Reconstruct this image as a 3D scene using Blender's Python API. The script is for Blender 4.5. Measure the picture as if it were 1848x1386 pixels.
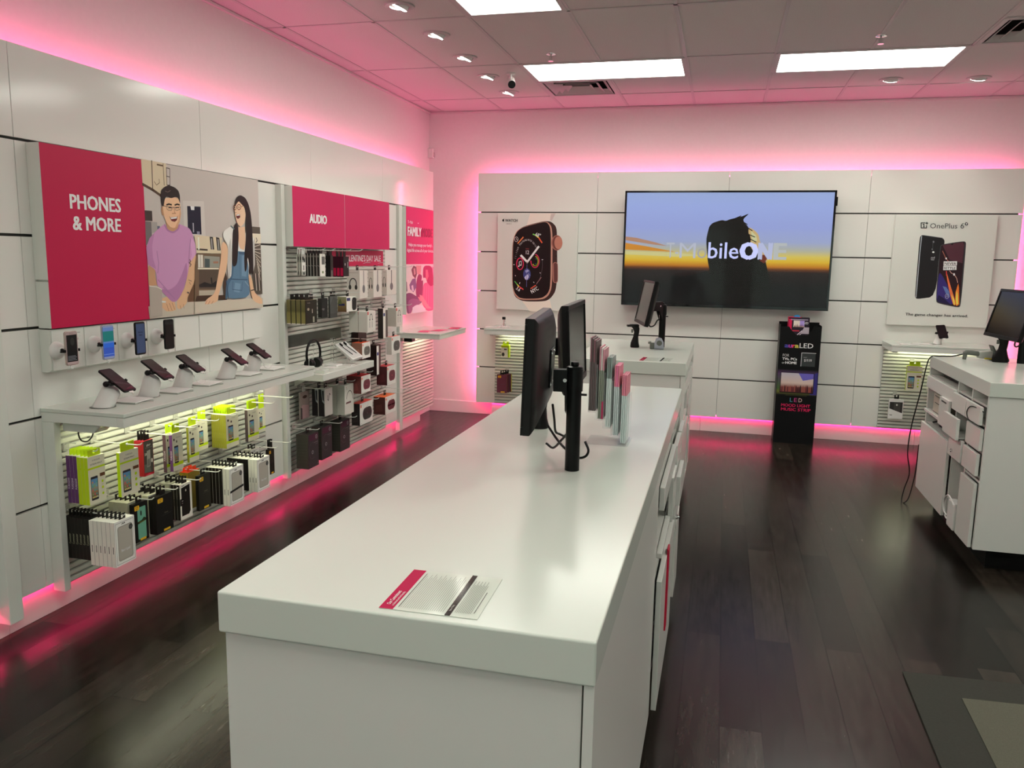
import bpy, bmesh, math, random
from mathutils import Vector, Matrix
random.seed(7)
for o in list(bpy.data.objects): bpy.data.objects.remove(o, do_unlink=True)
scene = bpy.context.scene
COL = scene.collection
PI = math.pi
# ------------------------------------------------------------------ camera
cam_data = bpy.data.cameras.new('camera'); cam = bpy.data.objects.new('camera', cam_data); COL.objects.link(cam)
CR = Vector((0.96764873, 0.25167848, 0.01771657)); CU = Vector((-0.05567254, 0.14450424, 0.98793679)); CD = Vector((-0.24608231, 0.9569621, -0.15384093))
mw = Matrix((CR, CU, -CD)).transposed().to_4x4(); mw.translation = Vector((2.92489, 0.0, 1.67943))
cam.matrix_world = mw
cam_data.sensor_width = 36.0; cam_data.sensor_fit = 'HORIZONTAL'; cam_data.lens = 1460.2068/1848*36.0
cam_data.clip_start = 0.05; cam_data.clip_end = 100
scene.camera = cam
# ------------------------------------------------------------------ view, world
vs = scene.view_settings
scene.display_settings.display_device = 'sRGB'
vs.view_transform = 'Standard'; vs.look = 'None'; vs.gamma = 1.0; vs.use_curve_mapping = False
vs.exposure = 0.0
world = bpy.data.worlds.new('world'); scene.world = world; world.use_nodes = True
bg = world.node_tree.nodes['Background']; bg.inputs[0].default_value = (0.72, 0.92, 0.82, 1); bg.inputs[1].default_value = 1.3
LIGHT_PANEL = 11.3      # ceiling troffers
LED_TOP = 22.0          # pink strips above the wall panels
LED_LOW = 60.0          # pink strips under the wall panels
DOWN_W = 9.0            # watts of each recessed spot
LED_COL = (1.0, 0.085, 0.31)
LED_COL2 = (1.0, 0.02, 0.16)
# ------------------------------------------------------------------ colours
def s2l(c):
    c = c/255.0
    return c/12.92 if c <= 0.04045 else ((c+0.055)/1.055)**2.4
def A(r, g, b):          # colour as photographed -> surface colour
    return tuple(min(0.9, s2l(x)/0.70) for x in (r, g, b))
def RAW(r, g, b): return tuple(s2l(x) for x in (r, g, b))
# ------------------------------------------------------------------ materials
MATS = {}
def mat(name, col, rough=0.5, metal=0.0, spec=0.5, coat=0.0, emit=None, es=1.0, trans=0.0, ior=1.45, alpha=1.0):
    if name in MATS: return MATS[name]
    m = bpy.data.materials.new(name); m.use_nodes = True
    p = m.node_tree.nodes['Principled BSDF']
    p.inputs['Base Color'].default_value = (*col, 1); p.inputs['Roughness'].default_value = rough
    p.inputs['Metallic'].default_value = metal; p.inputs['Specular IOR Level'].default_value = spec
    p.inputs['Coat Weight'].default_value = coat; p.inputs['IOR'].default_value = ior
    p.inputs['Transmission Weight'].default_value = trans; p.inputs['Alpha'].default_value = alpha
    if emit: p.inputs['Emission Color'].default_value = (*emit, 1); p.inputs['Emission Strength'].default_value = es
    MATS[name] = m; return m
def noisy(name, c1, c2, scale, rough, bump=0.0, stretch=(1,1,1), spec=0.5):
    m = mat(name, c1, rough, spec=spec); nt = m.node_tree; p = nt.nodes['Principled BSDF']
    tc = nt.nodes.new('ShaderNodeTexCoord'); mp = nt.nodes.new('ShaderNodeMapping'); mp.inputs['Scale'].default_value = stretch
    n = nt.nodes.new('ShaderNodeTexNoise'); n.inputs['Scale'].default_value = scale; n.inputs['Detail'].default_value = 6
    r = nt.nodes.new('ShaderNodeValToRGB'); r.color_ramp.elements[0].color = (*c1, 1); r.color_ramp.elements[1].color = (*c2, 1)
    r.color_ramp.elements[0].position = 0.3; r.color_ramp.elements[1].position = 0.7
    nt.links.new(tc.outputs['Object'], mp.inputs[0]); nt.links.new(mp.outputs[0], n.inputs['Vector'])
    nt.links.new(n.outputs['Fac'], r.inputs[0]); nt.links.new(r.outputs[0], p.inputs['Base Color'])
    if bump:
        b = nt.nodes.new('ShaderNodeBump'); b.inputs['Strength'].default_value = bump; b.inputs['Distance'].default_value = 0.002
        nt.links.new(n.outputs['Fac'], b.inputs['Height']); nt.links.new(b.outputs[0], p.inputs['Normal'])
    return m
def attr_mat(name, rough, emit=0.0, coat=0.0, spec=0.5):
    m = bpy.data.materials.new(name); m.use_nodes = True; nt = m.node_tree; p = nt.nodes['Principled BSDF']
    a = nt.nodes.new('ShaderNodeVertexColor'); a.layer_name = 'Col'
    p.inputs['Roughness'].default_value = rough; p.inputs['Coat Weight'].default_value = coat; p.inputs['Specular IOR Level'].default_value = spec
    if emit:
        nt.links.new(a.outputs[0], p.inputs['Emission Color']); p.inputs['Emission Strength'].default_value = emit
        p.inputs['Base Color'].default_value = (0.01, 0.01, 0.01, 1)
    else: nt.links.new(a.outputs[0], p.inputs['Base Color'])
    MATS[name] = m; return m
WHITE = mat('white_laminate', (0.74, 0.76, 0.70), 0.22)
PANEL = mat('white_gloss_panel', (0.80, 0.80, 0.75), 0.13)
TOP = mat('white_solid_surface', (0.64, 0.68, 0.615), 0.2)
PAINT = noisy('wall_paint', (0.78, 0.76, 0.74), (0.80, 0.78, 0.76), 40, 0.75, 0.05)
CEIL = noisy('ceiling_tile', (0.62, 0.60, 0.58), (0.70, 0.68, 0.66), 160, 0.9, 0.35)
GRID = mat('ceiling_grid', (0.56, 0.54, 0.53), 0.5)
DARKGAP = mat('dark_groove', (0.05, 0.05, 0.045), 0.6)
SLATB = mat('slat_slot_shade', (0.30, 0.31, 0.28), 0.5)  # backing greyed to put the shade of deep slots into its colour
SLAT = mat('slat_white', (0.66, 0.67, 0.60), 0.35)
BLACKP = mat('black_plastic', (0.006, 0.0055, 0.0055), 0.38, spec=0.22)
BLACKM = mat('black_metal', (0.005, 0.005, 0.005), 0.3, spec=0.2)
BLACKG = mat('black_glass', (0.008, 0.008, 0.009), 0.06)
SCREEN = mat('switched_off_screen', (0.008, 0.008, 0.008), 0.22, spec=0.5)
ACRYL = mat('milky_acrylic', (0.9, 0.92, 0.92), 0.08, alpha=0.20)
CHROME = mat('chrome', (0.8, 0.8, 0.8), 0.15, 1.0)
WIRE = mat('white_wire', (0.80, 0.80, 0.76), 0.3)
WPLAST = mat('white_plastic', (0.78, 0.77, 0.74), 0.35)
GREYP = mat('grey_plastic', (0.13, 0.14, 0.12), 0.4)
LIGHTGREY = mat('light_grey_plastic', (0.45, 0.45, 0.41), 0.4)
BEIGE = mat('beige_plastic', (0.48, 0.44, 0.36), 0.5)
CLEAR = mat('clear_acrylic', (1, 1, 1), 0.03, trans=1.0, ior=1.08)
PRINT = attr_mat('printed_card', 0.45, spec=0.25)
GLOSSY = attr_mat('printed_gloss', 0.16)
LAMIN = attr_mat('laminated_card', 0.10)
SHOW = attr_mat('lit_screen', 0.3, emit=1.0, spec=0.1)
PHLIT = attr_mat('phone_screen_lit', 0.2, emit=0.62, spec=0.2)
LEDM = mat('pink_led', (0.2, 0.02, 0.05), 0.5, emit=LED_COL, es=LED_TOP)
LEDV = mat('pink_led_upright', (0.2, 0.02, 0.05), 0.5, emit=(1.0, 0.10, 0.27), es=LED_TOP*2.2)
LEDL = mat('pink_led_low', (0.2, 0.02, 0.05), 0.5, emit=LED_COL2, es=LED_LOW)
TROF = mat('light_diffuser', (0.9, 0.9, 0.9), 0.6, emit=(0.98, 1.0, 0.90), es=LIGHT_PANEL)
SHELFL = mat('shelf_lamp_lens', (0.9, 0.9, 0.9), 0.6, emit=(1.0, 1.0, 0.72), es=22.0)
BULB = mat('spot_lens', (0.9, 0.9, 0.9), 0.5, emit=(1.0, 0.96, 0.86), es=30.0)
# ------------------------------------------------------------------ mesh builder
def rotz(a): return Matrix.Rotation(a, 4, 'Z')
class MB:
    def __init__(s): s.v = []; s.f = []; s.c = []; s.m = []; s.art = False
    def face(s, pts, col=None, mi=0):
        i = len(s.v); s.v += [tuple(p) for p in pts]; s.f.append(tuple(range(i, i+len(pts)))); s.c.append(col); s.m.append(mi)
    def poly(s, vs, fs, col=None, mi=0):
        i = len(s.v); s.v += [tuple(p) for p in vs]
        for f in fs: s.f.append(tuple(i+k for k in f)); s.c.append(col); s.m.append(mi)
    def box(s, x0, x1, y0, y1, z0, z1, col=None, mi=0, M=None):
        vs = [Vector(p) for p in ((x0,y0,z0),(x1,y0,z0),(x1,y1,z0),(x0,y1,z0),(x0,y0,z1),(x1,y0,z1),(x1,y1,z1),(x0,y1,z1))]
        if M: vs = [M @ p for p in vs]
        s.poly(vs, [(0,3,2,1),(4,5,6,7),(0,1,5,4),(1,2,6,5),(2,3,7,6),(3,0,4,7)], col, mi)
        return s
    def cyl(s, p0, p1, r0, r1=None, n=20, col=None, mi=0, cap=True, ax=None, sq=1.0):
        p0 = Vector(p0); p1 = Vector(p1); r1 = r0 if r1 is None else r1
        d = (p1-p0).normalized(); a = Vector((0,0,1)) if abs(d.z) < 0.9 else Vector((1,0,0))
        if ax: a = Vector(ax)
        u = d.cross(a).normalized(); w = d.cross(u)
        vs = []
        for p, r in ((p0, r0), (p1, r1)):
            for k in range(n):
                t = 2*PI*k/n; vs.append(p + u*math.cos(t)*r + w*math.sin(t)*r*sq)
        fs = [(k, (k+1) % n, n+(k+1) % n, n+k) for k in range(n)]
        if cap: fs += [tuple(range(n-1, -1, -1)), tuple(range(n, 2*n))]
        s.poly(vs, fs, col, mi); return s
    def lathe(s, c, prof, n=24, col=None, mi=0, axis='z'):
        vs = []; c = Vector(c)
        for r, h in prof:
            for k in range(n):
                t = 2*PI*k/n
                q = (r*math.cos(t), r*math.sin(t), h) if axis == 'z' else (h, r*math.cos(t), r*math.sin(t))
                vs.append(c+Vector(q))
        fs = []
        for i in range(len(prof)-1):
            for k in range(n): fs.append((i*n+k, i*n+(k+1) % n, (i+1)*n+(k+1) % n, (i+1)*n+k))
        fs += [tuple(range(n-1, -1, -1)), tuple(range((len(prof)-1)*n, len(prof)*n))]
        s.poly(vs, fs, col, mi); return s
    def tube(s, pts, r, n=8, col=None, mi=0):
        pts = [Vector(p) for p in pts]; rings = []; up = None
        for i, p in enumerate(pts):
            d = (pts[min(i+1, len(pts)-1)]-pts[max(i-1, 0)]).normalized()
            if up is None:
                up = d.cross(Vector((0,0,1)));
                if up.length < 0.1: up = d.cross(Vector((1,0,0)))
            up = (up - d*up.dot(d)).normalized(); w = d.cross(up)
            rings.append([p+up*math.cos(2*PI*k/n)*r+w*math.sin(2*PI*k/n)*r for k in range(n)])
        vs = [q for g in rings for q in g]; fs = []
        for i in range(len(pts)-1):
            for k in range(n): fs.append((i*n+k, i*n+(k+1) % n, (i+1)*n+(k+1) % n, (i+1)*n+k))
        fs += [tuple(range(n-1, -1, -1)), tuple(range((len(pts)-1)*n, len(pts)*n))]
        s.poly(vs, fs, col, mi); return s
    def prism(s, pts, vec, col=None, mi=0):
        a = [Vector(p) for p in pts]; b = [p+Vector(vec) for p in a]; n = len(a)
        s.poly(a+b, [tuple(range(n-1, -1, -1)), tuple(range(n, 2*n))]+[(k, (k+1) % n, n+(k+1) % n, n+k) for k in range(n)], col, mi); return s
    def ball(s, c, r, n=14, col=None, mi=0, sc=(1,1,1)):
        c = Vector(c); rows = n//2; vs = []
        for i in range(1, rows):
            t = PI*i/rows
            for k in range(n): vs.append(c+Vector((r*sc[0]*math.sin(t)*math.cos(2*PI*k/n), r*sc[1]*math.sin(t)*math.sin(2*PI*k/n), r*sc[2]*math.cos(t))))
        top = len(vs); vs.append(c+Vector((0,0,r*sc[2]))); vs.append(c-Vector((0,0,r*sc[2])))
        fs = [(top, k, (k+1) % n) for k in range(n)]
        for i in range(rows-2):
            for k in range(n): fs.append((i*n+k, (i+1)*n+k, (i+1)*n+(k+1) % n, i*n+(k+1) % n))
        fs += [(top+1, (rows-2)*n+(k+1) % n, (rows-2)*n+k) for k in range(n)]
        s.poly(vs, fs, col, mi); return s
def spline(pts, n=8):
    P = [Vector(p) for p in pts]; P = [P[0]*2-P[1]]+P+[P[-1]*2-P[-2]]; out = []
    for i in range(1, len(P)-2):
        for k in range(n):
            t = k/n; a, b, c, d = P[i-1], P[i], P[i+1], P[i+2]
            out.append(0.5*((2*b)+(c-a)*t+(2*a-5*b+4*c-d)*t*t+(3*b-a-3*c+d)*t**3))
    return out+[P[-2]]
ROOTM = {}
def world_of(o):
    m = Matrix.Identity(4)
    while o is not None:
        m = Matrix.LocRotScale(o.location, o.rotation_euler, None) @ m; o = o.parent
    return m
def obj(name, mb, mats, parent=None, local=False, bevel=0.0, smooth=False, label=None, fix=True, origin=None, seg=2):
    """ONE mesh object; vertices in world space unless local (then in the parent's space)."""
    if not isinstance(mats, (list, tuple)): mats = [mats]
    vs = [Vector(p) for p in mb.v]
    if parent is not None:
        if not local:
            inv = world_of(parent).inverted(); vs = [inv @ p for p in vs]
        loc = Vector((0, 0, 0))
    else:
        if origin is None:
            xs = [p.x for p in vs]; ys = [p.y for p in vs]; zs = [p.z for p in vs]
            origin = Vector(((min(xs)+max(xs))/2, (min(ys)+max(ys))/2, min(zs)))
        loc = Vector(origin)
        if not local: vs = [p-loc for p in vs]
    me = bpy.data.meshes.new(name); me.from_pydata([tuple(p) for p in vs], [], mb.f)
    for m in mats: me.materials.append(m)
    me.polygons.foreach_set('material_index', mb.m)
    if any(c is not None for c in mb.c):
        ca = me.color_attributes.new('Col', 'FLOAT_COLOR', 'CORNER'); data = []
        for f, c in zip(mb.f, mb.c):
            if c is None: c = (0.7, 0.7, 0.7)
            if isinstance(c[0], (tuple, list)):
                for q in c: data += [*q, 1.0]
            else:
                for _ in f: data += [*c, 1.0]
        ca.data.foreach_set('color', data)
    if fix and not mb.art:
        bm = bmesh.new(); bm.from_mesh(me); bmesh.ops.recalc_face_normals(bm, faces=bm.faces); bm.to_mesh(me); bm.free()
    if smooth:
        me.polygons.foreach_set('use_smooth', [True]*len(me.polygons)); me.set_sharp_from_angle(angle=0.7)
    me.update()
    o = bpy.data.objects.new(name, me); o.location = loc; COL.objects.link(o); o.parent = parent
    if bevel:
        b = o.modifiers.new('bevel', 'BEVEL'); b.width = bevel; b.segments = seg; b.limit_method = 'ANGLE'; b.angle_limit = 0.9
    if label: o['label'] = label
    return o
def tag(o, label, cat, group=None, kind=None):
    o['label'] = label; o['category'] = cat
    if group: o['group'] = group
    if kind: o['kind'] = kind
    return o
def thing(name, label, cat, loc=(0,0,0), rz=0.0, group=None):
    o = bpy.data.objects.new(name, None); COL.objects.link(o); o.location = loc; o.rotation_euler = (0, 0, rz); o.empty_display_size = 0.05
    return tag(o, label, cat, group)
def struct(name, mb, mats, **k):
    o = obj(name, mb, mats, **k); o['kind'] = 'structure'; return o
def copy_tree(o, parent=None):
    c = o.copy(); COL.objects.link(c); c.parent = parent
    for ch in list(o.children): copy_tree(ch, c)
    return c
# ------------------------------------------------------------------ flat print: shapes and letters laid on a face
TXT = {}
def text_mesh(s, bold):
    k = (s, bold)
    if k in TXT: return TXT[k]
    cu = bpy.data.curves.new('t', 'FONT'); cu.body = s; cu.resolution_u = 2; cu.offset = bold; cu.size = 1.0
    o = bpy.data.objects.new('t', cu); COL.objects.link(o)
    dg = bpy.context.evaluated_depsgraph_get(); dg.update()
    me = bpy.data.meshes.new_from_object(o.evaluated_get(dg))
    vs = [(v.co.x, v.co.y) for v in me.vertices]; fs = [tuple(p.vertices) for p in me.polygons]
    bpy.data.objects.remove(o, do_unlink=True); bpy.data.curves.remove(cu); bpy.data.meshes.remove(me)
    TXT[k] = (vs, fs); return TXT[k]
CAP = 0.695
def R(u0, v0, u1, v1, c): return ('p', [(u0,v0),(u1,v0),(u1,v1),(u0,v1)], c)
def P(pts, c): return ('p', pts, c)
def E(cu, cv, ru, rv, c, n=20): return ('p', [(cu+ru*math.cos(2*PI*k/n), cv+rv*math.sin(2*PI*k/n)) for k in range(n)], c)
def RR(u0, v0, u1, v1, r, c):
    pts = []
    for cx, cy, a0 in ((u1-r,v0+r,-PI/2),(u1-r,v1-r,0),(u0+r,v1-r,PI/2),(u0+r,v0+r,PI)):
        for k in range(5): a = a0+PI/2*k/4; pts.append((cx+r*math.cos(a), cy+r*math.sin(a)))
    return ('p', pts, c)
def T(s, u, v, h, c, wf=0.8, al='l', bold=0.0, rot=0.0): return ('t', s, u, v, h, c, wf, al, bold, rot)
def TB(n, u, v, h, c, wf=0.8, al='l', bold=0.0, rot=0.0):   # unreadable line of n letters: a plain bar
    w = n*h*.62*wf; a = {'l': 0, 'c': -w/2, 'r': -w}[al]; cr, sr = math.cos(rot), math.sin(rot)
    return ('p', [(u+x*cr-y*sr, v+x*sr+y*cr) for x, y in ((a, h*.15), (a+w, h*.15), (a+w, h*.75), (a, h*.75))], c)
def Lp(pts, w, c): return ('l', pts, w, c)
def ring(cu, cv, ru, rv, w, c, a0=0, a1=360, n=24):
    return Lp([(cu+ru*math.cos(math.radians(a0+(a1-a0)*k/n)), cv+rv*math.sin(math.radians(a0+(a1-a0)*k/n))) for k in range(n+1)], w, c)
def art(mb, O, U, V, items, eps=0.00025, k0=1, mi=0):
    O = Vector(O); U = Vector(U); V = Vector(V); N = U.cross(V).normalized()
    def pt(u, v, k): return O+U*u+V*v+N*(eps*k)
    k = k0
    for it in items:
        if it[0] == 'p':
            mb.face([pt(u, v, k) for u, v in it[1]], it[2], mi)
        elif it[0] == 'l':
            _, pts, w, c = it
            for (a, b), (a2, b2) in zip(pts[:-1], pts[1:]):
                d = Vector((a2-a, b2-b))
                if d.length < 1e-7: continue
                d.normalize(); n = Vector((-d.y, d.x))*w/2; e = d*w*0.25
                mb.face([pt(a-e.x-n.x, b-e.y-n.y, k), pt(a2+e.x-n.x, b2+e.y-n.y, k), pt(a2+e.x+n.x, b2+e.y+n.y, k), pt(a-e.x+n.x, b-e.y+n.y, k)], c, mi)
        elif it[0] == 't':
            _, s, u, v, h, c, wf, al, bold, rot = it
            vs, fs = text_mesh(s, min(0.0, bold))
            if not vs: continue
            sc = h/CAP; xs = [p[0] for p in vs]; x0, x1 = min(xs), max(xs)
            if wf < 0: wf = -wf/((x1-x0)*sc)
            sh = {'l': x0, 'c': (x0+x1)/2, 'r': x1}[al]; cr, sr = math.cos(rot), math.sin(rot)
            bd = bold*h*1.4
            for j, (dx, dy) in enumerate([(0, 0)] if bold <= 0 else [(-bd, -bd*.4), (bd, -bd*.4), (-bd, bd*.4), (bd, bd*.4), (0, 0)]):
                q = [((x-sh)*sc*wf+dx, y*sc+dy) for x, y in vs]
                mb.poly([pt(u+a*cr-b*sr, v+a*sr+b*cr, k+j*0.1) for a, b in q], fs, c, mi)
        elif it[0] == 'g':   # vertical gradient in horizontal bands: (u0, u1, [(v, col), ...])
            _, u0, u1, rows = it
            for (va, ca), (vb, cb) in zip(rows[:-1], rows[1:]):
                mb.face([pt(u0, va, k), pt(u1, va, k), pt(u1, vb, k), pt(u0, vb, k)], (ca, ca, cb, cb), mi)
        k += 1
    return k
ORD = ['frontmost', 'second from the front', 'third from the front', 'fourth from the front', 'fifth from the front', 'sixth from the front', 'seventh from the front', 'eighth from the front', 'ninth from the front']
X, Y, Z3 = (1,0,0), (0,1,0), (0,0,1)
# print on a face that looks to +x (left wall goods) or to -y (back wall goods)
def art_px(mb, x, y, z, items, **k): return art(mb, (x, y, z), Y, Z3, items, **k)
def art_my(mb, x, y, z, items, **k): return art(mb, (x, y, z), X, Z3, items, **k)
MAG = A(172, 24, 66); INK = A(35, 33, 33); PAPER = A(205, 203, 195); PINKP = A(190, 30, 85)
# ================================================================== THE ROOM
CZ = 3.172; YW = 8.306; XW = -0.156; YB = 8.15; XR = 6.6; YR = -3.4; ZT = 2.53; ZB = 0.153
GZ = [ZB, 0.536, 0.937, 1.338, 1.739, 2.14, ZT]
# floor of dark wood planks running away from the camera
FL = bpy.data.materials.new('dark_plank_floor'); FL.use_nodes = True
nt = FL.node_tree; p = nt.nodes['Principled BSDF']
tc = nt.nodes.new('ShaderNodeTexCoord'); mp = nt.nodes.new('ShaderNodeMapping'); mp.inputs['Rotation'].default_value = (0, 0, PI/2)
br = nt.nodes.new('ShaderNodeTexBrick'); br.inputs['Scale'].default_value = 1.0; br.inputs['Brick Width'].default_value = 1.2; br.inputs['Row Height'].default_value = 0.15
br.inputs['Mortar Size'].default_value = 0.0022; br.offset = 0.37; br.inputs['Color1'].default_value = (0.0065, 0.0050, 0.0038, 1); br.inputs['Color2'].default_value = (0.030, 0.0232, 0.0178, 1)
br.inputs['Mortar'].default_value = (0.001, 0.001, 0.001, 1); br.inputs['Bias'].default_value = -0.1
nz = nt.nodes.new('ShaderNodeTexNoise'); nz.inputs['Scale'].default_value = 3.0; nz.inputs['Detail'].default_value = 8; nz.inputs['Roughness'].default_value = 0.65
mp2 = nt.nodes.new('ShaderNodeMapping'); mp2.inputs['Scale'].default_value = (9, 1.2, 1)
mx = nt.nodes.new('ShaderNodeMixRGB'); mx.blend_type = 'MULTIPLY'; mx.inputs[0].default_value = 1.0
rp = nt.nodes.new('ShaderNodeValToRGB'); rp.color_ramp.elements[0].color = (0.5, 0.5, 0.5, 1); rp.color_ramp.elements[1].color = (1.9, 1.85, 1.8, 1); rp.color_ramp.elements[0].position = 0.3; rp.color_ramp.elements[1].position = 0.72
L = nt.links.new
L(tc.outputs['Object'], mp.inputs[0]); L(mp.outputs[0], br.inputs['Vector']); L(tc.outputs['Object'], mp2.inputs[0]); L(mp2.outputs[0], nz.inputs['Vector'])
L(nz.outputs['Fac'], rp.inputs[0]); L(br.outputs['Color'], mx.inputs[1]); L(rp.outputs[0], mx.inputs[2]); L(mx.outputs[0], p.inputs['Base Color'])
mr = nt.nodes.new('ShaderNodeMapRange'); mr.inputs['To Min'].default_value = 0.15; mr.inputs['To Max'].default_value = 0.30
L(nz.outputs['Fac'], mr.inputs['Value']); ra = nt.nodes.new('ShaderNodeMath'); ra.operation = 'MULTIPLY_ADD'; ra.inputs[1].default_value = 1.2; L(br.outputs['Color'], ra.inputs[0]); L(mr.outputs[0], ra.inputs[2]); L(ra.outputs[0], p.inputs['Roughness'])
bp = nt.nodes.new('ShaderNodeBump'); bp.inputs['Strength'].default_value = 0.12; bp.inputs['Distance'].default_value = 0.002; L(nz.outputs['Fac'], bp.inputs['Height']); L(bp.outputs[0], p.inputs['Normal'])
p.inputs['Specular IOR Level'].default_value = 0.27
struct('floor', MB().box(XW-0.1, XR+0.1, YR-0.1, YW+0.1, -0.1, 0.0), FL, origin=(0, 0, 0))
struct('wall_left', MB().box(XW-0.12, XW, YR, YW, 0, CZ), PAINT)
struct('wall_back', MB().box(XW, XR, YW, YW+0.12, 0, CZ), PAINT)
struct('wall_right', MB().box(XR, XR+0.12, YR, YW, 0, CZ), PAINT)
# rear wall, behind the camera: a shop front with two glazed openings
w = MB(); w.box(XW, 0.6, YR-0.12, YR, 0, CZ); w.box(3.0, 3.5, YR-0.12, YR, 0, CZ); w.box(5.9, XR, YR-0.12, YR, 0, CZ)
w.box(0.6, 3.0, YR-0.12, YR, 2.5, CZ); w.box(3.5, 5.9, YR-0.12, YR, 2.5, CZ)
struct('wall_rear', w, PAINT)
GLASS = mat('window_glass', (1, 1, 1), 0.0, trans=1.0, ior=1.01)
for i, (a, b) in enumerate(((0.6, 3.0), (3.5, 5.9))):
    f = MB()
    for q in ((a, a+.05, 0, 2.5), (b-.05, b, 0, 2.5), (a, b, 2.45, 2.5), (a, b, 0, .06), ((a+b)/2-.025, (a+b)/2+.025, 0, 2.5)): f.box(q[0], q[1], YR-.1, YR-.04, q[2], q[3])
    fr = struct('window_%d' % (i+1), f, BLACKM)
    obj('pane', MB().box(a+.05, b-.05, YR-.075, YR-.07, .06, 2.45), GLASS, fr)
# outdoor ground in front of the shop
struct('trim_outdoor_pavement'.replace('_outdoor_pavement', '_90'), MB().box(-6, 12, -16, YR-.13, -0.12, -0.02), mat('pavement', (0.35, 0.34, 0.32), 0.9))
# ---- ceiling: tile slabs with a grid of T bars, openings for troffers and vents
TR = [(1.28, 2.56, 6.4, 7.04), (3.2, 4.48, 6.4, 7.04), (1.28, 1.92, 3.84, 5.12), (3.84, 4.48, 2.56, 3.84), (1.28, 2.56, 0.64, 1.28), (3.2, 4.48, 0.0, 0.64), (1.28, 2.56, -1.92, -1.28), (5.12, 5.76, 3.84, 5.12)]  # troffers outside the view are unseen, added to light the room
VT = [(1.28, 1.92, 7.04, 7.68), (4.48, 5.12, 5.76, 6.40)]
xs = sorted(set([XW]+[0.64*i for i in range(0, 11)]+[XR])); ys = sorted(set([YR]+[0.64*i for i in range(-5, 13)]+[YW]))
c = MB(); g = MB()
for i in range(len(xs)-1):
    for j in range(len(ys)-1):
        xm, ym = (xs[i]+xs[i+1])/2, (ys[j]+ys[j+1])/2
        if any(a < xm < b and d < ym < e for a, b, d, e in TR+VT): continue
        c.box(xs[i], xs[i+1], ys[j], ys[j+1], CZ, CZ+0.02)
struct('ceiling', c, CEIL)
for x in xs[1:-1]:
    segs = [(YR, YW)]
    for a, b, d, e in TR:
        if a < x-0.01 and x+0.01 < b:
            segs = [s for q in segs for s in ((q[0], min(q[1], d)), (max(q[0], e), q[1])) if s[1] > s[0]]
    for q in segs: g.box(x-0.012, x+0.012, q[0], q[1], CZ-0.004, CZ-0.0005)
ty = [-2.56, -1.28, 0.0, 1.28, 2.56, 3.84, 5.12, 6.4, 7.68]
for y in ty:
    xx = [(XW, XR)]
    for a, b, d, e in TR:
        if d < y-0.01 and y+0.01 < e: xx = [s for q in xx for s in ((q[0], min(q[1], a)), (max(q[0], b), q[1])) if s[1] > s[0]]
    for q in xx: g.box(q[0], q[1], y-0.012, y+0.012, CZ-0.004, CZ-0.0005)
for a, b, d, e in TR+VT:
    for y in (d, e):
        if y not in ty: g.box(a, b, y-0.012, y+0.012, CZ-0.004, CZ-0.0005)
struct('trim_1', g, GRID)
g = MB()
g.box(XW, XW+0.02, YR, YW, CZ-0.02, CZ-0.004); g.box(XW, XR, YW-0.02, YW, CZ-0.02, CZ-0.004)
struct('trim_2', g, mat('wall_angle', (0.75, 0.68, 0.68), 0.5))
# ---- baseboards
struct('baseboard_left', MB().box(XW, XW+0.014, YR, YW-0.014, 0, 0.13), mat('white_trim', (0.78, 0.76, 0.75), 0.4), bevel=0.003)
struct('baseboard_back', MB().box(XW, XR, YW-0.014, YW, 0, 0.13), MATS['white_trim'], bevel=0.003)
# ---- backing walls that carry the gloss panels
b = MB(); b.box(-0.10, -0.020, YR+0.3, 7.97, 0.18, ZT-0.05); struct('trim_3', b, DARKGAP)
b = MB(); b.box(0.46, 5.41, YB+0.020, YB+0.10, 0.18, ZT-0.05); struct('trim_4', b, DARKGAP)
n = 5
yj = [8.0-1.28*i for i in range(9)][::-1]
TOPG = 0.006
for j in range(6):
    z0, z1 = GZ[j]+(0.006 if j else 0), GZ[j+1]-(0.006 if j < 5 else 0)
    for a, b2 in zip(yj[:-1], yj[1:]):
        struct('trim_%d' % n, MB().box(-0.018, 0, a+0.0012, b2-0.0012, z0, z1), PANEL, bevel=0.0012, seg=1); n += 1
xj = [0.4335, 1.668, 2.925, 4.175, 5.4386]
for j in range(6):
    z0, z1 = GZ[j]+(0.006 if j else 0), GZ[j+1]-(0.006 if j < 5 else 0)
    for a, b2 in zip(xj[:-1], xj[1:]):
        struct('trim_%d' % n, MB().box(a+0.0012, b2-0.0012, YB, YB+0.018, z0, z1), PANEL, bevel=0.0012, seg=1); n += 1
# ---- toe kicks under the panels
KICK = mat('white_kick_board', (0.74, 0.72, 0.70), 0.35)
for a, b2 in ((YR+.3, -1.18), (-1.18, 1.41), (1.41, 2.70), (2.70, 5.22), (5.22, 7.72)):
    struct('trim_%d' % n, MB().box(-0.15, -0.035, a+0.001, b2-0.001, 0, 0.15), KICK, bevel=0.0015, seg=1); n += 1
for a, b2 in ((0.60, 2.775), (2.775, 4.747), (4.747, 5.3)):
    struct('trim_%d' % n, MB().box(a+0.001, b2-0.001, YB+0.035, YW-0.016, 0, 0.15), KICK, bevel=0.0015, seg=1); n += 1
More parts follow.
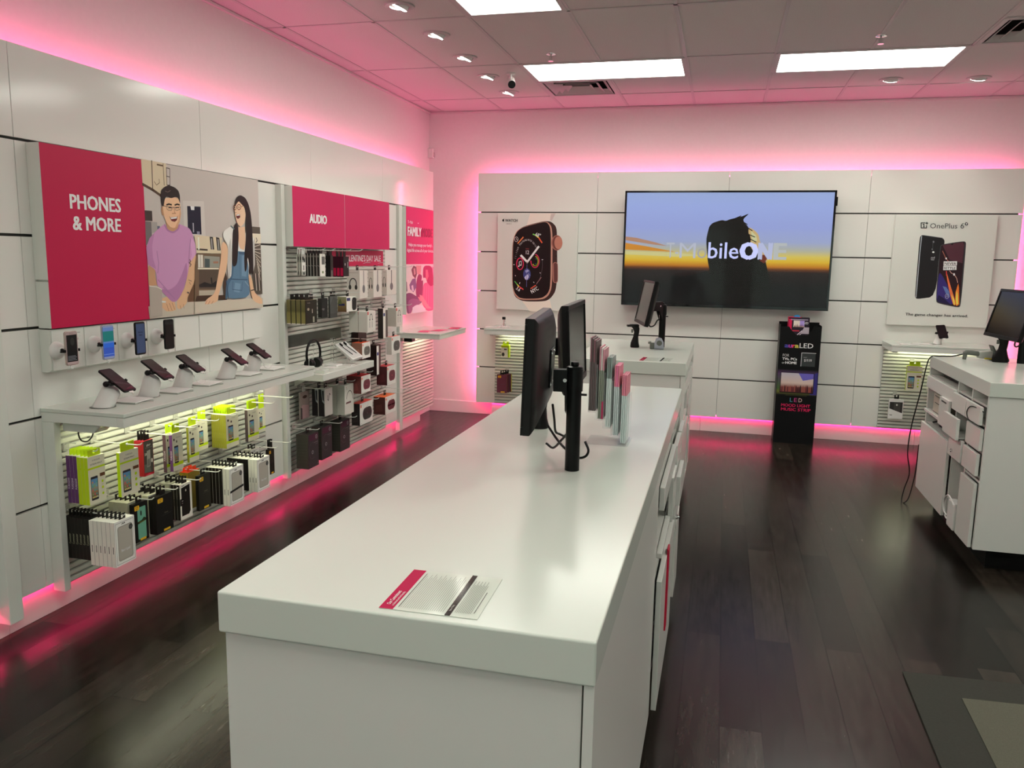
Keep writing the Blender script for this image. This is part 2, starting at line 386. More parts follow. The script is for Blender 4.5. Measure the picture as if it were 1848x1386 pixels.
# ---- pink light strips: behind the tops, the ends and the bottoms of the panels
def led(name, label, mb, m): tag(obj(name, mb, m), label, 'light strip')
led('led_strip', 'pink light strip behind the top edge of the left wall panels', MB().box(-0.085, -0.065, YR+0.35, 7.9, ZT-0.055, ZT-0.035), LEDM)
led('led_strip', 'pink light strip behind the top edge of the back wall panels', MB().box(0.47, 5.40, YB+0.065, YB+0.085, ZT-0.055, ZT-0.035), LEDM)
led('led_strip', 'upright pink light strip behind the left end of the back wall panels', MB().box(0.446, 0.456, YB+0.065, YB+0.085, 0.2, 2.45), LEDV)
led('led_strip', 'upright pink light strip behind the right end of the back wall panels', MB().box(5.414, 5.424, YB+0.065, YB+0.085, 0.2, 2.45), LEDV)
led('led_strip', 'pink light strip under the bottom edge of the left wall panels', MB().box(-0.031, -0.021, YR+0.35, 7.9, 0.160, 0.168), LEDL)
led('led_strip', 'pink light strip under the bottom edge of the back wall panels', MB().box(0.47, 5.40, YB+0.021, YB+0.031, 0.160, 0.168), LEDL)
# ---- ceiling lights
LP = ['second-row ceiling light at the left, end on to the camera', '']
TL = ['bright rectangular ceiling light left of centre, above the watch poster', 'bright rectangular ceiling light right of centre, above the television', 'bright ceiling light cut off by the top edge of the photo',
      'ceiling light over the aisle right of the long counter', 'ceiling light over the camera at the left', 'ceiling light over the camera at the right', 'ceiling light near the shop front at the left', 'ceiling light above the right-hand cash counter']
for (a, b, d, e), lab in zip(TR, TL):
    t = thing('ceiling_light', lab, 'ceiling light', ((a+b)/2, (d+e)/2, CZ), group='rectangular ceiling lights')
    f = MB()
    for q in ((a+.005, b-.005, d+.005, d+.035), (a+.005, b-.005, e-.035, e-.005), (a+.005, a+.035, d+.035, e-.035), (b-.035, b-.005, d+.035, e-.035)): f.box(*q, CZ-.006, CZ+.03)
    obj('frame', f, GRID, t)
    obj('diffuser', MB().box(a+.035, b-.035, d+.035, e-.035, CZ+.002, CZ+.012), TROF, t)
DLL = ['recessed spotlight, nearest of the row of five along the left wall', 'recessed spotlight, second nearest of the left-hand row', 'recessed spotlight, middle one of the left-hand row of five', 'recessed spotlight, fourth of the left-hand row, beside the security camera', 'recessed spotlight, farthest of the left-hand row, before the back wall',
       'recessed spotlight behind the right-hand ceiling light', 'recessed spotlight, rightmost one near the back wall']
for i, ((x, y), lab) in enumerate(zip([(0.94, 4.83), (0.946, 5.475), (0.944, 6.11), (0.935, 6.76), (0.94, 7.42), (4.152, 7.44), (4.81, 7.49)], DLL)):
    t = thing('recessed_spotlight', lab, 'spotlight', (x, y, CZ-0.006), group='recessed ceiling spotlights')
    m = MB()
    m.lathe((x, y, CZ-0.010), [(0.058, 0.008), (0.060, 0.0), (0.088, 0.002), (0.092, 0.009), (0.090, 0.0099)], n=32)
    obj('trim_ring', m, GRID, t, smooth=True)
    # gimbal lamp tilted towards the wall
    d = Vector((-0.45, 0, -1)).normalized() if i < 5 else Vector((0, 0.45, -1)).normalized()
    cc = Vector((x, y, CZ+0.004)); m = MB(); m.cyl(cc-d*0.02, cc+d*0.016, 0.056, n=28); obj('lamp', m, WPLAST, t, smooth=True)
    m = MB(); m.cyl(cc+d*0.0162, cc+d*0.019, 0.050, n=28); obj('lens', m, BULB, t, smooth=True)
    ld = bpy.data.lights.new('spot', 'SPOT'); ld.energy = DOWN_W; ld.color = (1, 0.95, 0.85); ld.spot_size = 1.1; ld.spot_blend = 0.7; ld.shadow_soft_size = 0.04
    lo = bpy.data.objects.new('spot_beam', ld); COL.objects.link(lo); lo.parent = t; lo.location = (cc+d*0.03)-Vector((x, y, CZ-0.006)); lo.rotation_euler = d.to_track_quat('-Z', 'Y').to_euler()
# ---- vents
for (a, b, d, e), lab in zip(VT, ['louvred ceiling vent just behind the left ceiling light', 'louvred ceiling vent at the right edge of the photo']):
    t = thing('ceiling_vent', lab, 'vent', ((a+b)/2, (d+e)/2, CZ), group='ceiling vents')
    f = MB()
    for q in ((a+.005, b-.005, d+.005, d+.04), (a+.005, b-.005, e-.04, e-.005), (a+.005, a+.04, d+.04, e-.04), (b-.04, b-.005, d+.04, e-.04)): f.box(*q, CZ-.006, CZ+.004)
    obj('frame', f, GRID, t)
    obj('duct', MB().box(a+.04, b-.04, d+.04, e-.04, CZ+.12, CZ+.13).box(a+.03, a+.04, d+.04, e-.04, CZ+.004, CZ+.12).box(b-.04, b-.03, d+.04, e-.04, CZ+.004, CZ+.12).box(a+.04, b-.04, d+.03, d+.04, CZ+.004, CZ+.12).box(a+.04, b-.04, e-.04, e-.03, CZ+.004, CZ+.12), DARKGAP, t)
    cx, cy = (a+b)/2, (d+e)/2
    for r in (0.08, 0.15, 0.22):
        m = MB(); z0, z1 = CZ-0.004, CZ+0.03; q = r+0.045
        co = [(-r, -r), (r, -r), (r, r), (-r, r)]; ci = [(-q, -q), (q, -q), (q, q), (-q, q)]
        for k in range(4):
            k2 = (k+1) % 4
            m.prism([(cx+ci[k][0], cy+ci[k][1], z0), (cx+ci[k2][0], cy+ci[k2][1], z0), (cx+co[k2][0], cy+co[k2][1], z1), (cx+co[k][0], cy+co[k][1], z1)], (0, 0, 0.003))
        obj('louvre', m, GRID, t)
# ---- small ceiling fittings
t = thing('security_camera', 'small white bullet security camera hanging from the ceiling beside the spotlights', 'security camera', (1.15, 6.68, CZ))
obj('mount', MB().cyl((1.15, 6.68, CZ-.0005), (1.15, 6.68, CZ-.014), .035, n=20).cyl((1.15, 6.68, CZ-.014), (1.15, 6.68, CZ-.05), .01), WPLAST, t, smooth=True)
dd = Vector((0.35, -1.0, -0.55)).normalized(); c0 = Vector((1.15, 6.70, CZ-.07))
obj('body', MB().cyl(c0-dd*.05, c0+dd*.06, .033, n=24), WPLAST, t, smooth=True)
obj('lens', MB().cyl(c0+dd*.0602, c0+dd*.064, .031, n=24), BLACKG, t, smooth=True)
for (x, y), lab in (((1.6, 6.13), 'sprinkler head on the ceiling in front of the left ceiling light'), ((3.84, 6.05), 'sprinkler head on the ceiling in front of the right ceiling light')):
    t = thing('sprinkler', lab, 'sprinkler', (x, y, CZ), group='ceiling sprinklers')
    obj('escutcheon', MB().lathe((x, y, CZ-.012), [(.012, 0), (.035, .006), (.036, .0115)], n=20), CHROME, t, smooth=True)
    obj('head', MB().cyl((x, y, CZ-.012), (x, y, CZ-.05), .008).cyl((x, y, CZ-.05), (x, y, CZ-.054), .02).box(x-.014, x-.011, y-.002, y+.002, CZ-.05, CZ-.02).box(x+.011, x+.014, y-.002, y+.002, CZ-.05, CZ-.02), CHROME, t)
t = thing('motion_sensor', 'small white motion sensor high in the corner of the left and back walls', 'sensor', (XW+.035, YW-.03, 2.70))
obj('housing', MB().box(XW+.001, XW+.06, YW-.055, YW-.001, 2.70, 2.80), WPLAST, t, bevel=.008)
obj('lens', MB().box(XW+.060, XW+.066, YW-.045, YW-.012, 2.715, 2.76), mat('frosted_lens', (.55, .5, .5), .3), t)
# ---- floor mat
t = thing('floor_mat', 'dark ribbed entrance mat with a lighter grey field at the lower right corner', 'mat', (4.9, 2.4, 0))
MR = [(3.736, 3.459), (5.6, 3.56), (5.9, 1.0), (3.70, 0.9)]
def inset(k): return [(3.736+k*1.09, 3.459-k*1.03), (5.6-k, 3.56-k), (5.9-k, 1.0+k), (3.70+k, 0.9+k)]
m = MB(); m.prism([(a, b, 0.0008) for a, b in MR], (0, 0, 0.008)); MATB = noisy('mat_rubber', (0.022, 0.022, 0.016), (0.035, 0.034, 0.026), 90, 0.85, 0.4, (1, 8, 1))
obj('border', m, MATB, t)
m = MB(); m.prism([(a, b, 0.0088) for a, b in inset(0.165)], (0, 0, 0.004)); obj('field', m, noisy('mat_carpet', (0.085, 0.083, 0.06), (0.12, 0.115, 0.085), 350, 0.95, 0.6), t)
ARTD = {}
ARTD['people'] = """P|.631,.802 .821,.8 .825,.686 .78,.629 .634,.674|190,176,150
L|.71,.802 .707,.665|70,50,40|0.006
L|.797,.797 .798,.688|110,95,75|0.005
L|.634,.678 .708,.656 .773,.63|80,58,45|0.014
L|.821,.779 .848,.777 .844,.692 .819,.69 .821,.779|60,50,45|0.004
L|.818,.736 .847,.734|60,50,45|0.004
L|.721,.699 .738,.683 .762,.697 .759,.715|120,100,80|0.004
L|.75,.787 .792,.786|90,70,50|0.008
P|.638,.55 .693,.55 .693,.499 .638,.498|58,48,44
P|.638,.496 .683,.495 .683,.42 .635,.371|104,100,100
P|.685,.496 .728,.495 .728,.446 .685,.438|150,145,140
P|.727,.476 .748,.476 .747,.459 .728,.458|90,90,110
P|.945,.619 1.13,.629 1.133,.426 .944,.433|186,180,174
P|.979,.593 1.097,.597 1.096,.444 .976,.445|24,26,42
P|1.007,.594 1.042,.595 1.04,.575 1.012,.574|200,200,200
L|1.025,.502 1.025,.456|150,150,160|0.01
P|1.054,.46 1.081,.46 1.08,.445 1.056,.444|120,125,140
P|1.036,.44 1.179,.435 1.173,.34 1.04,.342|196,182,156
L|1.045,.362 1.093,.359|90,80,70|0.01
L|1.057,.431 1.056,.362|215,208,190|0.012
P|1.038,.342 1.173,.34 1.156,.07 .946,.073 1.021,.213|118,94,72
P|1.05,.332 1.099,.331 1.097,.262 1.049,.259|196,190,176
L|1.074,.331 1.071,.26|110,100,90|0.003
P|1.109,.319 1.172,.316 1.168,.262 1.106,.262|112,122,118
P|1.114,.309 1.147,.307 1.147,.265 1.113,.265|52,66,66
P|1.051,.259 1.168,.255 1.167,.247 1.052,.251|212,200,182
P|1.055,.246 1.167,.241 1.161,.149 1.049,.152|66,56,50
P|1.056,.169 1.095,.185 1.116,.171 1.163,.19 1.161,.149 1.054,.152|32,28,27
P|1.049,.149 1.16,.146 1.158,.105 1.046,.105|160,150,134
P|.952,.135 1.029,.179 1.022,.076 .946,.073|92,66,48
P|.628,.066 .948,.073 1.156,.07 1.151,.006 .634,.001|176,166,152
P|.64,.283 .697,.255 .691,.225 .7,.175 .746,.098 .718,.043 .674,.077 .637,.164|176,134,102
P|.997,.334 1.035,.342 1.042,.299 1.032,.246 1.013,.18 .95,.103 .937,.064 .879,.036 .852,.045 .858,.094 .922,.143 .956,.22 .971,.286|196,158,124
P|.732,.102 .79,.112 .837,.078 .846,.036 .814,.03 .765,.032 .733,.055|196,158,124
L|.77,.072 .785,.034|140,98,74|0.003
L|.792,.074 .812,.034|140,98,74|0.003
L|.815,.075 .834,.038|140,98,74|0.003
L|.88,.057 .886,.038|140,98,74|0.003
L|.908,.062 .913,.04|140,98,74|0.003
P|.792,.513 .902,.512 .894,.469 .853,.445 .806,.456|176,134,102
P|.787,.491 .806,.461 .849,.45 .889,.469 .9,.495 .951,.484 .991,.473 1.015,.443 1.033,.391 1.048,.344 1,.33 .975,.282 .953,.214 .92,.15 .884,.105 .849,.08 .812,.08 .771,.113 .735,.137 .7,.169 .701,.249 .639,.279 .634,.365 .663,.413 .721,.455|180,132,170
P|.787,.491 .806,.461 .849,.45 .889,.469 .9,.495 .911,.489 .896,.461 .848,.44 .798,.453 .777,.484|156,110,150
P|.634,.365 .663,.413 .701,.439 .678,.371 .681,.31 .701,.255 .639,.279|166,116,156
P|.884,.105 .849,.08 .812,.08 .771,.113 .735,.137 .722,.156 .792,.141 .863,.171 .913,.234 .953,.299 .953,.214 .92,.15|160,112,152
P|.975,.282 1,.33 .991,.39 1.004,.423 1.033,.391 1.048,.344|192,146,182
L|.713,.347 .722,.286 .712,.234|150,108,146|0.005
L|.993,.416 .976,.331 .968,.286|150,108,146|0.005
L|.711,.2 .783,.141 .838,.094|150,108,146|0.005
L|.746,.161 .819,.108|150,108,146|0.005
P|.769,.579 .776,.575 .781,.531 .769,.533 .762,.56|176,134,102
P|.776,.595 .791,.623 .911,.634 .919,.592 .922,.548 .907,.503 .88,.476 .855,.47 .828,.474 .797,.498 .78,.534|208,170,136
P|.917,.579 .922,.548 .907,.503 .88,.476 .865,.472 .898,.515|190,148,114
P|.764,.637 .771,.662 .795,.679 .832,.691 .88,.684 .91,.668 .919,.642 .917,.599 .909,.62 .898,.633 .877,.634 .845,.624 .807,.632 .792,.613 .783,.578 .769,.579 .763,.603|36,27,24
L|.801,.658 .82,.654 .842,.664|90,76,70|0.004
L|.806,.588 .825,.593 .846,.591|40,28,24|0.008
L|.873,.591 .892,.597 .911,.595|40,28,24|0.008
L|.781,.581 .807,.58|60,52,50|0.003
L|.807,.58 .808,.565 .823,.561 .844,.563 .855,.578 .807,.58|84,74,70|0.0025
L|.855,.578 .871,.579|84,74,70|0.003
L|.871,.579 .874,.566 .891,.565 .912,.571 .918,.584 .871,.579|84,74,70|0.0025
L|.82,.573 .832,.576 .845,.574|50,36,32|0.005
L|.878,.576 .89,.58 .904,.579|50,36,32|0.005
L|.863,.576 .869,.552 .86,.546 .847,.546|165,118,90|0.004
L|.868,.547 .878,.549|165,118,90|0.004
P|.826,.524 .859,.528 .891,.532 .884,.513 .865,.503 .84,.506|98,42,40
P|.83,.523 .887,.531 .882,.522 .839,.516|238,232,222
L|.822,.529 .828,.523|160,112,86|0.003
L|.895,.537 .891,.531|160,112,86|0.003
L|.977,.305 .986,.295 .973,.286 .988,.278 .976,.266|112,90,86|0.006
L|.959,.194 .987,.186|120,96,88|0.003
L|.947,.126 .957,.122|70,60,70|0.008
L|.966,.181 .976,.168|120,96,88|0.003
P|.64,.17 .7,.172 .736,.149 .73,.01 .637,.007|160,150,140
L|.64,.17 .699,.163 .736,.149|205,198,190|0.004
P|.731,.09 .764,.086 .761,.078 .732,.08|215,210,205
P|1.028,.435 1.283,.432 1.274,.34 1.039,.341|196,182,156
P|1.165,.434 1.196,.433 1.204,.362 1.172,.362|48,44,44
P|1.225,.434 1.257,.43 1.266,.358 1.234,.358|48,44,44
L|1.182,.422 1.185,.365|150,148,145|0.01
L|1.244,.42 1.249,.363|150,148,145|0.01
L|1.045,.362 1.139,.359|70,60,52|0.01
L|1.062,.425 1.061,.363|214,208,192|0.014
P|1.041,.338 1.271,.34 1.227,.074 1.003,.074 1.021,.264|104,84,66
P|1.051,.332 1.096,.331 1.095,.261 1.048,.261|198,192,180
L|1.073,.331 1.071,.261|130,120,110|0.004
P|1.106,.326 1.254,.321 1.247,.26 1.102,.261|134,134,124
P|1.112,.311 1.157,.308 1.154,.26 1.109,.261|64,76,76
L|1.046,.255 1.239,.253|212,202,184|0.008
L|1.192,.289 1.235,.289|150,110,90|0.012
P|1.055,.248 1.235,.247 1.22,.137 1.048,.143|80,66,56
P|1.049,.165 1.101,.179 1.163,.165 1.218,.186 1.216,.147 1.049,.151|36,31,30
L|1.165,.2 1.169,.168|36,31,30|0.012
P|1.047,.133 1.214,.13 1.208,.102 1.045,.105|164,154,138
P|1.025,.103 1.312,.098 1.31,.07 1.008,.074|62,44,34
P|1.599,.509 1.69,.508 1.696,.089 1.585,.093|84,74,66
P|1.6,.467 1.695,.467 1.694,.406 1.603,.405|206,196,176
L|1.642,.441 1.654,.424 1.638,.413|70,62,56|0.006
L|1.616,.385 1.688,.4|196,188,174|0.004
L|1.621,.37 1.687,.372|196,188,174|0.004
L|1.625,.355 1.685,.344|196,188,174|0.004
L|1.629,.34 1.684,.316|196,188,174|0.004
L|1.633,.325 1.682,.288|196,188,174|0.004
L|1.637,.309 1.681,.26|196,188,174|0.004
L|1.642,.294 1.679,.232|196,188,174|0.004
L|1.646,.279 1.678,.204|196,188,174|0.004
L|1.65,.263 1.676,.176|196,188,174|0.004
L|1.605,.219 1.611,.114|50,46,44|0.006
L|1.622,.219 1.629,.114|186,178,168|0.006
L|1.64,.219 1.647,.113|50,46,44|0.006
L|1.658,.218 1.665,.113|186,178,168|0.006
L|1.676,.218 1.683,.112|50,46,44|0.006
P|1.003,.069 1.321,.067 1.696,.065 1.698,.003 .999,.006|184,174,158
P|1.294,.263 1.318,.197 1.304,.069 1.288,.073 1.276,.145|70,52,42
P|1.28,.418 1.341,.384 1.322,.262 1.266,.165 1.226,.101 1.219,.066 1.167,.054 1.091,.052 1.105,.079 1.192,.11 1.224,.199 1.26,.295|204,166,134
L|1.115,.074 1.098,.054|150,106,82|0.003
L|1.141,.07 1.122,.051|150,106,82|0.003
L|1.173,.068 1.156,.053|150,106,82|0.003
P|1.543,.223 1.58,.192 1.6,.101 1.685,.062 1.693,.028 1.67,.026 1.613,.039 1.577,.063 1.553,.137|204,166,134
L|1.565,.115 1.599,.12|40,34,34|0.006
P|1.299,.47 1.373,.502 1.405,.497 1.556,.459 1.623,.44 1.618,.275 1.592,.219 1.329,.195 1.323,.276 1.343,.38 1.289,.437|210,206,200
P|1.341,.38 1.366,.433 1.373,.355 1.362,.262 1.346,.196 1.329,.195 1.323,.276|180,176,170
P|1.6,.412 1.623,.44 1.618,.275 1.592,.219 1.593,.33|176,172,168
P|1.451,.499 1.52,.505 1.524,.397 1.502,.36 1.455,.366 1.445,.429|206,170,140
P|1.443,.402 1.461,.372 1.502,.362 1.519,.397 1.526,.35 1.448,.352|222,220,216
P|1.38,.368 1.448,.354 1.52,.353 1.547,.261 1.538,.186 1.555,.073 1.29,.073 1.308,.184 1.358,.199 1.367,.262|86,114,138
P|1.38,.368 1.408,.355 1.391,.275 1.375,.202 1.327,.157 1.31,.075 1.29,.073 1.308,.184 1.358,.199 1.367,.262|66,92,116
P|1.476,.329 1.519,.336 1.533,.261 1.517,.2 1.469,.207|104,132,156
P|1.396,.169 1.455,.16 1.439,.107 1.381,.115|104,132,156
P|1.448,.354 1.52,.353 1.527,.336 1.449,.338|60,84,108
L|1.335,.191 1.528,.183|56,80,104|0.006
L|1.374,.176 1.365,.129 1.464,.119 1.473,.17|60,84,108|0.004
L|1.306,.184 1.322,.078|52,74,96|0.008
L|1.453,.335 1.451,.194|64,90,114|0.003
L|1.503,.173 1.55,.137|130,150,168|0.005
P|1.432,.652 1.467,.669 1.519,.645 1.535,.599 1.521,.532 1.493,.51 1.469,.501 1.441,.52 1.426,.554 1.416,.573 1.424,.583 1.413,.597 1.422,.625|214,176,148
P|1.43,.572 1.47,.577 1.473,.559 1.449,.547 1.432,.555|84,32,32
P|1.432,.571 1.467,.576 1.467,.569 1.436,.565|236,230,224
L|1.424,.583 1.435,.586|160,114,90|0.003
L|1.437,.615 1.434,.608 1.428,.602 1.419,.6 1.41,.601 1.404,.606 1.402,.612 1.405,.619 1.412,.624 1.421,.627 1.429,.626 1.435,.621 1.437,.615|120,62,42|0.0045
L|1.483,.619 1.48,.612 1.472,.606 1.462,.603 1.452,.604 1.445,.61 1.443,.617 1.446,.625 1.454,.631 1.464,.633 1.474,.632 1.481,.627 1.483,.619|120,62,42|0.0045
L|1.483,.621 1.518,.63|120,62,42|0.003
L|1.454,.618 1.47,.617|60,40,36|0.004
L|1.414,.613 1.423,.612|60,40,36|0.004
P|1.423,.644 1.443,.676 1.48,.691 1.533,.679 1.567,.642 1.59,.582 1.6,.467 1.598,.261 1.595,.214 1.574,.223 1.542,.217 1.553,.275 1.537,.329 1.526,.248 1.5,.226 1.5,.329 1.526,.431 1.536,.566 1.52,.622 1.485,.639 1.463,.654 1.438,.636 1.424,.62|38,28,27
P|1.424,.527 1.446,.508 1.45,.449 1.438,.362 1.421,.275 1.384,.261 1.369,.287 1.381,.394 1.39,.48|38,28,27
L|1.371,.502 1.404,.487|90,104,104|0.01"""
ARTD['family'] = """P|.02,.46 .852,.452 .85,-.008 .575,-.002 .017,.005|206,186,186
P|.019,.308 .093,.301 .106,.216 .019,.214|120,110,116
P|.318,.454 .462,.451 .441,.36 .355,.372|196,130,130
P|.462,.298 .515,.317 .5,.171 .462,.12 .341,.136 .312,.209 .341,.321 .384,.372 .485,.36|128,36,74
P|.202,.414 .257,.452 .327,.439 .347,.372 .307,.327 .235,.359|104,54,62
P|.257,.424 .299,.428 .313,.373 .271,.363|176,130,128
P|.229,.328 .313,.332 .335,.249 .256,.201 .168,.234 .152,.275|110,80,116
P|.201,.263 .243,.272 .27,.21 .215,.217|196,176,190
P|.018,.189 .174,.204 .369,.15 .485,.135 .474,.088 .256,.073 .2,.01 .091,.004 .065,.108 .018,.12|104,58,88
P|.114,.126 .228,.146 .441,.121 .442,.079 .256,.073 .2,.01 .151,.002 .124,.055|132,80,112
P|.514,.451 .742,.45 .821,.355 .841,.256 .728,.242 .653,.251 .58,.337 .503,.328|158,24,72
P|.758,.442 .837,.436 .844,.322 .79,.355|212,120,150
P|.58,.411 .64,.41 .665,.346 .62,.305 .58,.327|196,90,110
P|.515,.275 .62,.289 .728,.236 .844,.267 .847,-.005 .612,0 .471,.088 .485,.15|222,88,124
L|.551,.253 .515,.044|236,140,164|0.006
L|.611,.252 .587,.04|236,140,164|0.006
L|.672,.25 .661,.036|236,140,164|0.006
L|.734,.248 .735,.032|236,140,164|0.006
L|.797,.247 .811,.028|236,140,164|0.006
P|.412,.174 .485,.161 .667,.052 .761,.019 .606,.028 .427,.122|236,130,140
P|.369,.15 .404,.154 .456,.11 .433,.106|220,120,130
P|.228,.059 .341,.079 .486,.066 .575,.03 .581,-.003 .228,.003|228,196,204"""
ARTD['watch'] = """P|.338,.967 .601,.968 .562,.897 .48,.888 .299,.824|206,196,186
P|.272,.089 .565,.102 .595,-.023 .355,-.019|206,196,184
P|.552,.964 .601,.968 .562,.893 .545,.901|176,166,160
P|.48,.892 .554,.889 .604,.847 .62,.791 .635,.338 .621,.193 .573,.123 .516,.088 .281,.08 .195,.124 .164,.229 .156,.634 .175,.739 .208,.797 .274,.839|56,34,32
P|.257,.829 .48,.887 .528,.88 .563,.838 .576,.735 .584,.24 .552,.15 .49,.105 .247,.094 .186,.152 .162,.245 .16,.646 .174,.735 .204,.793|176,132,116
P|.262,.827 .477,.884 .519,.877 .548,.834 .559,.735 .567,.24 .539,.164 .473,.116 .255,.107 .195,.16 .167,.246 .165,.644 .179,.732 .21,.791|24,10,12
P|.679,.679 .677,.657 .67,.636 .659,.62 .644,.608 .628,.603 .611,.604 .594,.612 .581,.626 .571,.645 .565,.667 .564,.689 .569,.711 .578,.73 .591,.744 .607,.753 .624,.754 .64,.75 .655,.738 .668,.722 .675,.702|150,96,84
P|.677,.679 .675,.659 .669,.64 .659,.625 .647,.614 .632,.609 .617,.611 .602,.618 .59,.631 .581,.648 .576,.668 .576,.688 .58,.708 .588,.726 .599,.739 .613,.746 .628,.748 .643,.744 .656,.733 .667,.718 .674,.7|100,58,52
P|.677,.679 .676,.661 .671,.644 .663,.63 .653,.62 .641,.616 .629,.617 .617,.624 .607,.635 .6,.651 .596,.669 .595,.688 .599,.706 .605,.722 .614,.733 .625,.74 .637,.742 .649,.738 .66,.729 .669,.715 .675,.698|168,112,96
P|.589,.479 .613,.488 .638,.474 .643,.29 .623,.275 .598,.281 .587,.304 .584,.461|150,100,90
P|.594,.471 .614,.48 .632,.467 .637,.298 .62,.283 .602,.29|92,54,52
P|.623,.545 .623,.543 .623,.541 .622,.539 .62,.538 .619,.537 .617,.537 .616,.538 .615,.54 .614,.542 .614,.544 .613,.546 .614,.549 .615,.551 .616,.552 .617,.553 .619,.553 .62,.553 .621,.551 .622,.55 .623,.548|20,10,10
L|.236,.519 .249,.52 .261,.512 .271,.499 .277,.481 .279,.46 .277,.44 .27,.422 .26,.41 .248,.404 .235,.406 .224,.415 .215,.43 .209,.449 .209,.47 .212,.49 .22,.506 .231,.517|214,52,92|0.01
L|.236,.438 .235,.482 .256,.491 .257,.45|235,230,230|0.006
P|.239,.438 .239,.436 .238,.434 .236,.432 .234,.431 .232,.431 .23,.431 .228,.431 .226,.433 .225,.435 .224,.437 .224,.439 .225,.441 .226,.443 .228,.444 .23,.445 .232,.445 .234,.445 .236,.444 .238,.442 .239,.44|235,230,230
P|.259,.449 .259,.447 .258,.445 .256,.443 .254,.442 .252,.442 .25,.442 .248,.442 .246,.444 .245,.445 .244,.448 .244,.45 .245,.452 .246,.454 .248,.455 .25,.456 .252,.456 .254,.456 .256,.455 .258,.453 .259,.451|235,230,230
L|.406,.558 .418,.553 .427,.544 .435,.531 .441,.515 .444,.498 .443,.481 .44,.464 .433,.45 .425,.438 .415,.431 .403,.428 .392,.429 .381,.435 .371,.446 .364,.459 .359,.475 .357,.493|214,52,92|0.01
L|.406,.538 .413,.535 .419,.53 .424,.523 .428,.514 .431,.505 .432,.494 .432,.484 .43,.474 .427,.465 .422,.457 .417,.451 .411,.447 .404,.445 .397,.446 .391,.449 .385,.454 .38,.461|190,190,60|0.01
L|.412,.516 .414,.513 .415,.511 .417,.508 .418,.505 .419,.501 .42,.497 .42,.493 .42,.489 .42,.486 .419,.482 .418,.478 .417,.475 .416,.472 .414,.47 .412,.468 .41,.466 .407,.465|70,170,170|0.01
P|.358,.36 .357,.342 .352,.326 .345,.313 .335,.303 .323,.299 .311,.3 .3,.306 .291,.317 .284,.332 .28,.349 .28,.367 .283,.384 .289,.399 .298,.41 .309,.417 .321,.418 .332,.415 .342,.406 .351,.393 .356,.377|58,62,118
P|.3,.395 .325,.407 .342,.392 .321,.379 .309,.371|150,155,190
P|.293,.326 .317,.355 .334,.355 .339,.331 .323,.302 .302,.306|170,174,200
L|.33,.371 .351,.347|120,126,170|0.006
L|.317,.46 .317,.231|96,96,150|0.004
L|.319,.482 .435,.638|235,228,228|0.02
L|.309,.492 .253,.546|235,228,228|0.022
L|.323,.49 .306,.492|235,228,228|0.008
P|.326,.476 .325,.473 .324,.471 .323,.469 .321,.468 .319,.467 .317,.467 .315,.468 .313,.47 .311,.472 .311,.474 .311,.477 .311,.48 .312,.482 .314,.483 .316,.484 .319,.485 .321,.484 .323,.483 .324,.481 .325,.479|150,140,140
L|.217,.667 .272,.73|222,120,70|0.012
L|.22,.709 .218,.7 .215,.693 .21,.687 .203,.685 .196,.685 .19,.689 .186,.696 .183,.704 .183,.713 .185,.721 .19,.728 .196,.732 .202,.733 .209,.73 .214,.725 .218,.718 .22,.709|200,190,190|0.004
L|.201,.721 .203,.707 .211,.699|200,190,190|0.004
L|.374,.761 .4,.751|120,190,80|0.012
L|.4,.751 .434,.726|220,200,70|0.012
L|.434,.726 .468,.678|214,90,60|0.012
L|.192,.283 .22,.251|90,170,80|0.008
L|.22,.251 .24,.231|220,200,70|0.01
L|.24,.231 .283,.204|214,70,70|0.01
L|.362,.214 .412,.248|200,80,60|0.01
L|.422,.264 .468,.33|150,110,110|0.007
L|.176,.453 .187,.453|210,205,205|0.006
L|.471,.508 .482,.509|210,205,205|0.006
L|.195,.344 .201,.339|210,205,205|0.006
L|.455,.378 .459,.372|210,205,205|0.006
L|.39,.282 .396,.274|210,205,205|0.006
L|.247,.274 .243,.26|210,205,205|0.006
L|.474,.507 .477,.485 .478,.463 .478,.44 .476,.418 .474,.396 .47,.375 .465,.354 .46,.334 .453,.315 .445,.296 .436,.28 .426,.264 .415,.25|90,80,84|0.003"""
